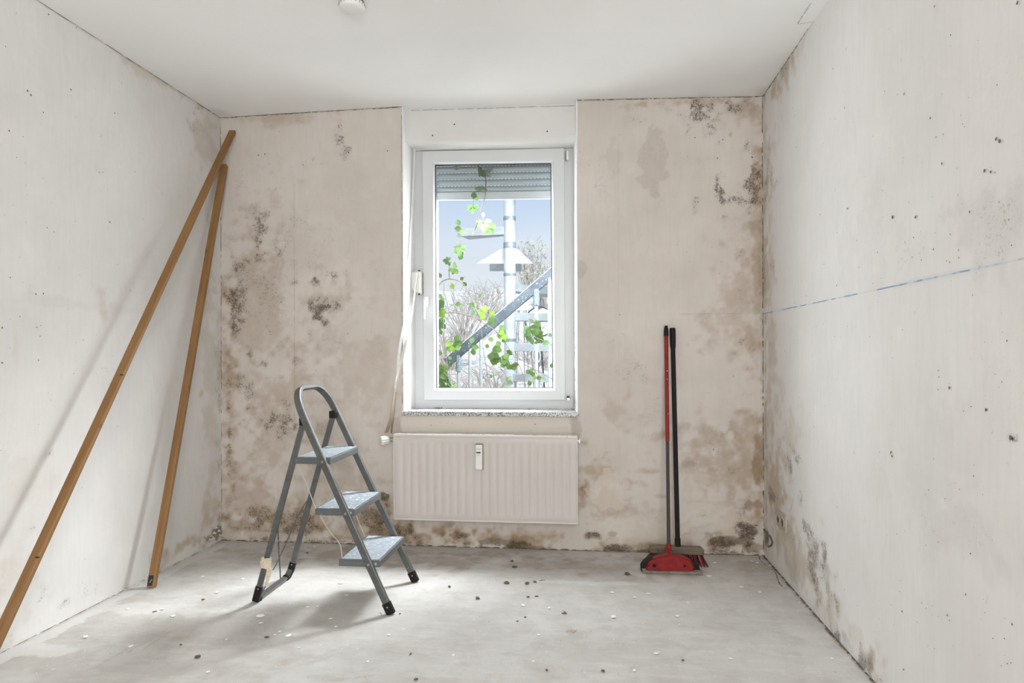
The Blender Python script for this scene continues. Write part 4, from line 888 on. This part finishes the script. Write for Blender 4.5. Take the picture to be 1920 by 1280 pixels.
for r in range(5):
    for i in range(24):
        u=(i+.5)/24+random.uniform(-.008,.008); x0=xA+(xB-xA)*u; x1=xa2+(xb2-xa2)*u+random.uniform(-.004,.004); y0=YB+.006+r*.009; y1=3.525+r*.016
        mb.tube([(x0,y0,zh+.004-(xB-x0)*-.0),(x0+(x1-x0)*.5,y0+(y1-y0)*.45,zh*.5),(x1,y1,.003)],[.0034,.0042,.0026],5)
o=S(mb,'bristles','bristle'); o['kind']='stuff'
# ================================================================== SMALL FITTINGS
# double socket on the right wall
ps=[PX(1456,953,XR),PX(1476,964.5,XR),PX(1476,997,XR),PX(1457,984,XR)]
y1,y0_=ps[0].y-.01,ps[1].y; zc_=.268; hh=.04; 
y1=y0_+.155
t=thing('wall_socket',(XR,(y0_+y1)/2,zc_),'dirty cream double socket plate low on the right wall','socket'); S=Sub(t)
mb=MB(); mb.box((XR-.009,y0_,zc_-hh),(XR+.001,y1,zc_+hh)); S(mb,'plate','sock',.003)
for k,yy in enumerate((y0_+.040,y0_+.112)):
    mb=MB(); mb.lathe([(.026,0),(.026,.004),(.021,.0045),(.019,-.0)],20,(-1,0,0),(XR-.0085,yy,zc_)); r_=S(mb,'insert','sock')
    mb=MB(); mb.lathe([(.0185,0),(.0185,.0012)],18,(-1,0,0),(XR-.0112,yy,zc_)); S(mb,'recess','pit',parent=r_)
    for dz in (-.0095,.0095):
        mb=MB(); mb.lathe([(.003,0),(.003,.001)],8,(-1,0,0),(XR-.0125,yy+dz,zc_)); S(mb,'pin_hole','dark',parent=r_)
# smoke detector
dc=(lambda d:Vector((d.x*(H0-CAMH)/d.z,d.y*(H0-CAMH)/d.z,H0)))(ray(660,6)); zc_=float(Hc(dc.x,dc.y))
t=thing('smoke_detector',(dc.x,dc.y,zc_),'small round white smoke detector on the ceiling','smoke detector'); S=Sub(t)
rD=.050; px=PB(658,14,dc.y-.02)
mb=MB(); mb.lathe([(rD*.94,0),(rD*.97,.012)],28,(0,0,-1),(dc.x,dc.y,zc_+.001)); S(mb,'base','rubber',smooth=True)
mb=MB(); mb.lathe([(rD,.011),(rD,.022),(rD*.96,.030),(rD*.80,.0345),(rD*.3,.036)],32,(0,0,-1),(dc.x,dc.y,zc_)); S(mb,'housing','white',smooth=True)
mb=MB()
for j in range(20):
    a=2*PI*j/20; x=dc.x+math.cos(a)*(rD+.0003); y=dc.y+math.sin(a)*(rD+.0003); mb.tube([(x,y,zc_-.013),(x,y,zc_-.020)],.0018,4)
S(mb,'vent_slot','rubber')
mb=MB(); c=(dc.x-.036,dc.y-.015,zc_-.0325); mb.lathe([(.003,0),(.0025,.0015)],8,(0,0,-1),c); S(mb,'indicator','dark')
# ================================================================== FLOOR DEBRIS
def chip_mesh(name,mat,seed,r,thick=.12,ang=5,flat=True):
    random.seed(seed); mb=MB(); n=random.choice((4,5,6)); a0=random.random()*6; el=random.uniform(.4,.9)
    top=[(math.cos(a0+2*PI*i/n)*r*random.uniform(.7,1.2),math.sin(a0+2*PI*i/n)*r*el*random.uniform(.7,1.2),r*thick*random.uniform(.8,1.8)) for i in range(n)]
    bot=[(x*1.02,y*1.02,0) for x,y,z in top]; mb.add(top+bot,[tuple(range(n)),tuple(reversed(range(n,2*n)))]+[(i,i+n,(i+1)%n+n,(i+1)%n) for i in range(n)])
    o=mb.build(name,mat); return o
M['chipw']=simple('white_plaster_chip',(.90,.885,.85),.9,0,.05,60)
M['chipb']=simple('brown_chip',(.12,.10,.08),.9,0,.3,60)
white=[(488,1155,17),(540,1192,11),(425,1199,5),(160,1194,9),(245,1212,10),(305,1142,8),(407,1111,7),(638,1093,9),(1150,1028,6),(595,1137,6),(650,1116,7),(490,1168,7),(515,1190,6),(525,1184,6),(1216,1113,8),(1148,1111,7),(1190,1120,6),(1150,1156,10),(1270,1155,7),(1370,1235,7),(1230,1225,8),(1190,1257,6),(1030,1140,7),(620,1160,6),(577,1138,7),(630,1175,6),(240,1142,6),(325,1155,9),(390,1260,7),(850,1228,6),(730,1190,6),(980,1135,8),(1010,1190,6),(1390,1101,6),(1478,1056,6),(1480,1080,5),(1425,1110,6),(1330,1080,8),(1340,1055,5),(1410,1052,5),(1420,1055,5),(1290,1130,5),(455,1085,7),(380,1081,6),(590,1025,6),(1000,1240,5),(690,1240,6),(560,1215,5),(1560,1235,5)]
dark=[(290,1147,6),(381,1124,6),(339,1209,5),(950,1093,9),(988,1094,8),(1003,1091,7),(990,1119,5),(1006,1118,5),(1176,1076,9),(895,1122,8),(843,1100,7),(370,1232,11),(500,1195,7),(985,1157,4),(970,1165,4),(1058,1150,7),(1130,1258,7),(1025,1256,5),(780,1274,7),(576,1037,5),(770,1226,6),(1280,1238,5),(750,1151,4),(965,1063,8),(960,1052,6)]
src=[]
for (lst,mat,nm,lab,cat,grp) in ((white,'chipw','plaster_chip','small white plaster chip lying on the grey floor','plaster chip','white plaster chips on the floor'),(dark,'chipb','dirt_crumb','small dark dirt crumb lying on the grey floor','crumb','dark crumbs on the floor')):
    protos=[chip_mesh(nm,M and mat,31+i+len(grp),1.0,.16 if mat=='chipw' else .35) for i in range(5)]
    used=set()
    random.seed(5)
    for i,(px,py,s_) in enumerate(lst):
        p=PF(px,py); r=s_*.5*p.y/F_PX*1.35
        pr=protos[i%5]
        o=pr if (i%5) not in used else pr.copy()
        if (i%5) in used: COL.objects.link(o)
        used.add(i%5)
        o.scale=(r,r*1.15,r*.6); o.rotation_euler=(0,0,random.random()*6); o.location=(p.x,p.y,.0012); 
        if px<440: rg='in the left part of the floor, left of the ladder'
        elif px<800: rg='around and under the step ladder'
        elif px<1200: rg='in the middle of the floor below the radiator'
        else: rg='in the right part of the floor, towards the right wall'
        tag(o,lab.replace('lying on the grey floor','')+rg,cat,grp+' '+rg)
o=None
for ob in COL.objects:
    if ob.name=='plaster_chip' and False: pass
big=[ob for ob in COL.objects if ob.name.startswith('plaster_chip')]
p=PF(488,1155); 
for ob in big:
    if (Vector(ob.location[:2])-Vector((p.x,p.y))).length<.003: ob['label']='largest white plaster flake, in front of the shorter batten foot'; ob.scale=(.022,.022,.010); del ob['group']
    q_=PF(540,1192)
    if (Vector(ob.location[:2])-Vector((q_.x,q_.y))).length<.003: ob['label']='oblong white plaster flake lying between the ladder shadow and the left wall'; del ob['group']
p=PF(1075,1183); mb=MB()
random.seed(9)
for k in range(9): mb.add(*lump((p.x+random.gauss(0,.010),p.y+random.gauss(0,.012),.002),random.uniform(.004,.009),.7))
tag(mb.build('rubble_clump','crumb'),'small beige clump of rubble on the open floor right of centre','rubble')
mb=MB()
for k in range(1300):
    x=random.uniform(XL+.03,XR-.03); y=random.uniform(1.5,3.74); r=random.choice((.0008,.0012,.0016,.0024)); mb.add(*lump((x,y,.0006),r,.5))
o=mb.build('plaster_dust','chipw',fl); o['kind']='stuff'
mb=MB()
for k in range(500):
    x=random.uniform(XL+.03,XR-.03); y=random.uniform(1.5,3.74); r=random.choice((.0008,.0012,.0018)); mb.add(*lump((x,y,.0006),r,.5))
o=mb.build('dark_grit','chipb',fl); o['kind']='stuff'
# straws / slivers
random.seed(3)
tag_s=[((893,1119),(900,1124)),((1012,1090),(1022,1088)),((712,1150),(716,1153)),((1057,1147),(1062,1151))]
for a,b in tag_s:
    A,B=PF(*a),PF(*b); mb=MB(); mb.tube([(A.x,A.y,.003),((A.x+B.x)/2,(A.y+B.y)/2,.005),(B.x,B.y,.0025)],.0014,5); o=mb.build('splinter','chipb'); tag(o,{893:'thin dark splinter lying behind the others, below the radiator',1012:'thin dark splinter nearest the dustpan',712:'short dark splinter beside the near front foot of the ladder',1057:'short dark splinter in the middle of the bare floor'}[a[0]],'splinter')
# ================================================================== OUTSIDE
# ground bank
random.seed(21)
nx,ny=90,70; X_=np.linspace(-9,7,nx); Y_=np.linspace(4.06,24,ny)
gx,gy=np.meshgrid(X_,Y_); base_=np.interp(gy,[4,6.5,8,10,13,24],[-.15,-.12,.35,1.15,2.35,3.0]); nn1=fbm(nx,ny,8,4)
gz=base_+(nn1-.5)*np.clip((gy-6.5)/3,0,1)*1.0
vs=np.stack([gx,gy,gz],2).reshape(-1,3); me=bpy.data.meshes.new('garden_ground')
fs=[(j*nx+i,j*nx+i+1,(j+1)*nx+i+1,(j+1)*nx+i) for j in range(ny-1) for i in range(nx-1)]
me.from_pydata([tuple(v) for v in vs],[],fs); 
for p in me.polygons: p.use_smooth=True
me.materials.append(M['bank']); go=bpy.data.objects.new('garden_bank',me); COL.objects.link(go); struct(go,'pale overexposed garden bank rising beyond the stair')
def gh(x,y):
    i=int(np.clip((x+9)/16*(nx-1),0,nx-1)); j=int(np.clip((y-4.06)/(24-4.06)*(ny-1),0,ny-1)); return float(gz[j,i])
mb=MB(); mb.box((-5,4.07,-.3),(4,5.2,.0)); struct(mb.build('bounce_absorber','crack'),'dark unseen strip added along the outer wall to soak up bounced light')  # added out of view, dark to keep lamp light from bouncing off the ground
# leafless shrubs on the bank
def shrub(px,py,Y,h,w,label,leaf=0,m='twig'):
    b=PB(px,py,Y); z=gh(b.x,b.y); t=thing('garden_shrub',(b.x,b.y,z-.03),label,'shrub'); S=Sub(t); mb=MB()
    for k in range(34):
        a=random.random()*6.28; r=random.random()*w; hh_=h*random.uniform(.5,1)
        p0=Vector((b.x+random.gauss(0,.05),b.y+random.gauss(0,.05),z-.03)); p2=p0+Vector((math.cos(a)*r,math.sin(a)*r*.6,hh_)); p1=(p0+p2)/2+Vector((random.gauss(0,.08),0,.08))
        mb.tube([p0,p1,p2],[.010,.007,.003],4)
        for q in range(3):
            s_=p1+(p2-p1)*random.random(); mb.tube([s_,s_+Vector((random.gauss(0,.12),random.gauss(0,.1),random.uniform(.02,.2)))],[.005,.002],3)
    S(mb,'twigs',m)
    if leaf:
        mb=MB()
        for k in range(leaf):
            a=random.random()*6.28; r=w*math.sqrt(random.random()); c=Vector((b.x+math.cos(a)*r,b.y+math.sin(a)*r*.6,z+h*random.uniform(.35,1.0))); s_=random.uniform(.02,.05)
            d=Vector((random.gauss(0,1),random.gauss(0,1),random.gauss(0,1))).normalized(); e_=d.orthogonal().normalized()
            mb.add([c,c+d*s_+e_*s_*.4,c+d*s_*2,c+d*s_-e_*s_*.4],[(0,1,2,3)])
        o=S(mb,'foliage','palefol'); o['kind']='stuff'
shrub(835,520,9.5,.9,.6,'bare pale shrub at the left edge of the view outside')
shrub(870,520,11,.9,.7,'tangled pale shrub left of the stair post, behind the hanging vine')
shrub(910,500,12,.8,.6,'low twiggy shrub beyond the landing left of the stair post')
shrub(990,500,12.5,1.0,.45,'round leafy pale shrub just right of the stair post top',260)
shrub(1015,495,11.5,.95,.35,'darker round shrub right of the post near the window edge',260,'twig')
shrub(930,560,8.6,.5,.5,'low dry shrub at the foot of the bank left of the post')
shrub(860,600,8.2,.5,.5,'low pale brushwood behind the left balusters')
shrub(1010,540,9.5,.7,.5,'bare brushwood seen under the upper part of the handrail')
# spiral stair
PXc=PB(956,600,6.0); pc=Vector((PXc.x,6.0,0))
t=thing('spiral_stair',(pc.x,pc.y,-.14),'grey steel outdoor spiral stair with round post, treads and dark sloping handrail','stair'); S=Sub(t)
mb=MB(); mb.tube([(pc.x,pc.y,-.16),(pc.x,pc.y,3.6)],.052,24); S(mb,'post','galv',smooth=True)
for py,hh_ in ((410,.016),(460,.024),(515,.010),(637,.012),(372,.01)):
    z=PB(956,py,6).z; mb=MB(); mb.tube([(pc.x,pc.y,z-hh_),(pc.x,pc.y,z+hh_)],.056,24); S(mb,'post_collar','galvband',smooth=True)
for z,ang,L in ((.42,-52,.8),(.67,-32,.8),(.905,-12,.8),(1.17,8,.8),(1.44,32,.8),(1.70,62,.75),(1.96,100,.7),(2.20,165,.45)):
    a=math.radians(ang); da=math.radians(13); r0=.05
    pl=[(pc.x+r0*math.cos(a-.8),pc.y+r0*math.sin(a-.8)),(pc.x+L*math.cos(a-da),pc.y+L*math.sin(a-da)),(pc.x+L*math.cos(a+da),pc.y+L*math.sin(a+da)),(pc.x+r0*math.cos(a+.8),pc.y+r0*math.sin(a+.8))]
    mb=MB(); mb.prism(pl,z-.07,z,2); S(mb,'stair_tread','stair',.003)
# bracket plates under the upper landing
for sgn,x1_ in ((-1,893),(1,1000)):
    a,b,c=PB(956+sgn*9,462,6),PB(x1_,494,6),PB(956+sgn*9,494,6); mb=MB(); mb.prism([(a.x,a.z),(b.x,b.z),(c.x,c.z)],6.0,6.012); S(mb,'bracket_plate','galv')
YH=5.55
h0,h1=PB(838,680,YH),PB(1120,440,YH)
mb=MB(); mb.rect([h0,h1],.075,.03,None,(0,1,0)); hr=S(mb,'handrail','rail',.003)
mb=MB(); mb.rect([h0+Vector((-.01,0,.042)),h1+Vector((-.01,0,.042))],.006,.034,None,(0,1,0)); S(mb,'handrail_highlight','galv')  # pale strip drawn as the highlight along the handrail top
for px_,r_ in ((860,.013),(882,.013),(903,.013),(925,.0),(1007,.016),(1032,.018)):
    if not r_: continue
    k=(px_-838)/(1120-838); top=h0+(h1-h0)*k; mb=MB(); mb.tube([(top.x,YH,-.12),(top.x,YH,top.z-.02)],r_,8); S(mb,'baluster','stair' if px_<950 else 'galv',smooth=True)
    if px_ in (860,1007): mb=MB(); mb.tube([(top.x,YH,top.z-.15),(top.x,YH,top.z-.02)],r_*1.7,8); S(mb,'baluster_collar','galvband',smooth=True)
mb=MB(); z=PB(1007,668,YH).z; xb_=(h0+(h1-h0)*((1007-838)/282)).x
mb.tube([(xb_+.03*math.cos(a),YH,z+.055*math.sin(a)) for a in np.linspace(0,2*PI,17)[:-1]],.006,5,closed=True); S(mb,'scroll','stair')
# small domed stool and hoop behind the railing
c=PB(981,582,7.2); t=thing('garden_stool',(c.x,c.y,gh(c.x,c.y)),'white domed garden stool on thin legs, right of the stair post','stool'); S=Sub(t)
mb=MB(); mb.lathe([(.10,0),(.105,.02),(.085,.055),(.04,.075),(.01,.08)],20,(0,0,1),tuple(c)); S(mb,'seat','slothole',smooth=True)
for k in range(5):
    a=2*PI*k/5+.3; mb=MB(); mb.tube([c+Vector((math.cos(a)*.06,math.sin(a)*.06,.005)),Vector((c.x+math.cos(a)*.16,c.y+math.sin(a)*.16,gh(c.x,c.y)-.02))],.005,5); S(mb,'leg','stair')
c=PB(1012,603,7.0); zg=gh(c.x,c.y); t=thing('bicycle_wheel',(c.x,c.y,zg),'dark spoked wheel leaning behind the railing at the right','wheel'); S=Sub(t)
R_w=.15; zc2=c.z
mb=MB(); mb.tube([(c.x+R_w*math.cos(a),c.y,zc2+R_w*math.sin(a)) for a in np.linspace(0,2*PI,33)[:-1]],.006,6,closed=True); S(mb,'rim','rail',smooth=True)
mb=MB()
for k in range(14): a=2*PI*k/14; mb.tube([(c.x,c.y,zc2),(c.x+R_w*math.cos(a),c.y,zc2+R_w*math.sin(a))],.0012,3)
S(mb,'spokes','twig')
mb=MB(); mb.tube([(c.x,c.y,zc2),(c.x-.05,c.y+.02,zg-.02)],.008,6); mb.tube([(c.x,c.y,zc2),(c.x+.09,c.y+.05,zg-.02)],.008,6); S(mb,'stand','rail')
# ------------------------------------------------------------------ climbing vines just outside the glass
def leaf_mesh(n,mat,seed,wide=.42,notch=True):
    random.seed(seed); mb=MB()
    angs={1:[0],3:[-1.15,0,1.15],5:[-2.0,-1.0,0,1.0,2.0]}[n]
    for a in angs:
        L=1.0 if a==0 else random.uniform(.72,.95); w=wide*L*random.uniform(.85,1.1); dr=-random.uniform(.05,.25)
        prof=[(0,0),(.22,.55),(.45,1),(.68,.88),(.86,.45),(1,0)]; vs=[];c,s_=math.cos(a+PI/2),math.sin(a+PI/2)
        def T(u,v,z): return (c*u-s_*v,s_*u+c*v,z)
        for (u,k) in prof: vs.append(T(u*L,0,dr*u*u*L))
        for (u,k) in prof[1:-1]: vs.append(T(u*L,-k*w,dr*u*u*L+.07*k))
        for (u,k) in prof[1:-1]: vs.append(T(u*L,k*w,dr*u*u*L+.07*k))
        fs=[(0,1,6),(1,2,7,6),(2,3,8,7),(3,4,9,8),(4,5,9),(0,10,1),(1,10,11,2),(2,11,12,3),(3,12,13,4),(4,13,5)]
        mb.add(vs,fs)
    mb.tube([(0,-.45,.05),(0,0,0)],.025,4)
    me=bpy.data.meshes.new('leaf'); me.from_pydata(mb.v,[],mb.f); me.update()
    for p in me.polygons: p.use_smooth=True
    me.materials.append(M[mat]); return me
LM={}
for k,(mat) in {'m':'leaf_mid','l':'leaf_lime','d':'leaf_dark','g':'leaf_grey'}.items():
    LM[k]=[leaf_mesh(5,mat,1,.30),leaf_mesh(3,mat,2,.40),leaf_mesh(3,mat,3,.46),leaf_mesh(1,mat,4,.42)]
def vine(name_label,stems,leaves,Y=4.26,seed=1):
    Y0=Y+1.15
    def YY(y): return 4.05+(Y0-4.05)*min(1,max(0,(y-384)/40)) if Y==4.24 and y<424 and seed==4 else Y0
    p0=PB(*stems[0][0],YY(stems[0][0][1])); t=thing('climbing_vine',tuple(p0),name_label,'vine'); S=Sub(t); mb=MB()
    for st in stems:
        P=sm([PB(x,y,YY(y)+.012*math.sin(i*1.7)) for i,(x,y) in enumerate(st)],5); mb.tube(P,[.0042-.0022*i/len(P) for i in range(len(P))],6)
    S(mb,'stem','stem',smooth=True); random.seed(seed)
    for L in leaves:
        x,y,sz,kd,vr=L[:5]; ang=L[5] if len(L)>5 else random.uniform(-2.6,2.6)
        yl=YY(y)+(random.uniform(-.03,.03) if YY(y)>4.3 else 0); p=PB(x,y,yl); me=LM[kd][vr]; o=bpy.data.objects.new('leaf',me); COL.objects.link(o); o.parent=t
        r=1.25*sz*yl/F_PX; o.location=p-p0
        o.rotation_euler=(PI/2+random.uniform(-.55,.55),ang,random.uniform(-.5,.5)); o.scale=(r,r,r)
vine('vine hanging from the shutter at the top of the window',[[(893,300),(898,314),(909,326),(911,345),(909,370),(902,392),(893,425),(884,440),(876,442)],[(893,425),(905,417),(911,419)]],
 [(911,318,13,'g',1,2.8),(905,321,11,'d',1,-2.2),(900,357,12,'g',1,.3),(888,374,12,'d',3,0),(887,386,12,'m',1,PI),(897,375,9,'l',3,-.8),(898,385,8,'d',3,-1.5),(907,418,17,'m',0,PI),(905,408,9,'g',3,.4),(915,425,14,'m',1,2.5),(866,430,12,'m',3,-1.4),(862,424,11,'d',3,-.4),(858,436,9,'g',3,2.6),(872,433,9,'m',3,-1.8),(862,466,14,'m',0,PI),(856,463,12,'g',1,1.8),(869,470,12,'m',3,-2.4),(867,475,11,'d',3,-2.7),(855,312,6,'g',1,2)],4.24,4)
vine('tall arching vine crossing the middle of the window view',[[(819,541),(830,527),(848,523),(868,532),(884,558),(893,582),(901,604),(905,645),(912,690),(922,738)],[(822,588),(850,586),(880,592),(901,602),(925,617),(945,640),(965,670),(980,700),(988,738)],[(843,522),(842,505),(846,490)]],
 [(840,489,10,'d',0),(850,503,13,'m',0,2.2),(860,509,10,'m',3,-1.5),(846,530,11,'l',3,2.8),(868,528,9,'m',3,2.6),(870,520,8,'d',3,-2),(898,559,8,'m',3,.4),(865,571,10,'m',3,-1.5),(883,575,9,'l',3,1.2),(886,580,9,'d',3,2.9),(890,574,9,'m',3,-1),(910,587,14,'l',1,-1.2),(920,597,13,'m',2,2.2),(917,592,11,'l',3,.9),(936,620,13,'m',1,1.9),(946,626,12,'l',1,-2.2),(952,630,9,'m',3,-2),(852,641,14,'m',1,1.8),(848,648,12,'l',1,-2.2),(865,650,11,'m',3,-1.9),(883,645,12,'d',3,.2),(886,652,12,'m',3,3),(899,652,12,'m',3,-1.4),(918,650,9,'m',3,-1.3),(926,637,10,'m',3,-1.5),(952,637,10,'d',3,-1.8),(938,650,11,'m',1,-1.7),(922,660,14,'m',1,2.2),(930,668,15,'m',2,-2.7),(926,672,10,'d',3,2.3),(940,677,12,'m',1,1.6),(953,674,15,'m',2,-1.7),(962,665,12,'m',3,-.9),(960,683,12,'m',1,2.8),(918,702,7,'d',3,2.4)],4.27,8)
vine('leafy vine along the right edge of the view outside',[[(1042,655),(1030,643),(1012,636),(998,628),(988,620)],[(985,684),(1010,696),(1036,711)],[(1000,690),(1012,712),(1008,735)]],
 [(985,622,14,'d',2,1.4),(996,630,15,'d',1,-2.0),(1000,606,11,'g',1,.3),(1009,617,14,'m',1,-1.3),(1014,620,11,'m',3,-1.2),(1017,631,14,'m',2,-1.8),(1004,611,10,'m',3,.8),(1013,605,8,'d',3,-1.5),(1030,640,12,'d',3,-2),(1001,643,7,'d',3,1.4),(1034,632,8,'d',3,-.6),(993,701,10,'m',1,.4),(1007,708,11,'l',3,-1.5),(1016,708,9,'m',3,-1.6),(991,713,9,'m',3,2.8),(1022,716,10,'g',3,-.9),(1033,690,8,'m',3,.3),(950,715,11,'g',1,.8),(945,720,9,'g',3,1.8)],4.25,12)
vine('dense green vine climbing the lower left edge of the window view',[[(836,738),(839,715),(838,680),(833,630),(831,590),(832,555),(833,530)],[(822,720),(830,700),(842,708),(852,716)]],
 [(824,562,11,'m',2,2.5),(830,558,9,'m',3,-1),(824,572,10,'d',1,1.9),(825,583,12,'l',2,2.6),(830,588,10,'m',3,-1.8),(824,598,12,'d',2,2.3),(829,606,12,'d',1,-2.6),(826,617,9,'d',3,3),(836,585,9,'g',3,-1.2),(825,657,11,'m',3,-1.5),(830,662,9,'m',3,-1.8),(840,668,8,'m',3,2.2),(842,680,7,'m',3,2.9),(822,511,9,'m',3,2.7),(823,700,14,'m',0,2.2),(832,696,13,'m',2,-.8),(838,704,13,'m',1,-2),(828,712,14,'d',0,2.9),(846,712,13,'g',2,-1.7),(840,722,12,'m',0,2),(826,724,12,'m',0,2.6),(851,722,11,'m',1,-2.5),(834,732,10,'l',1,2.8),(820,690,10,'m',3,1),(858,728,9,'m',3,-1.8)],4.24,16)
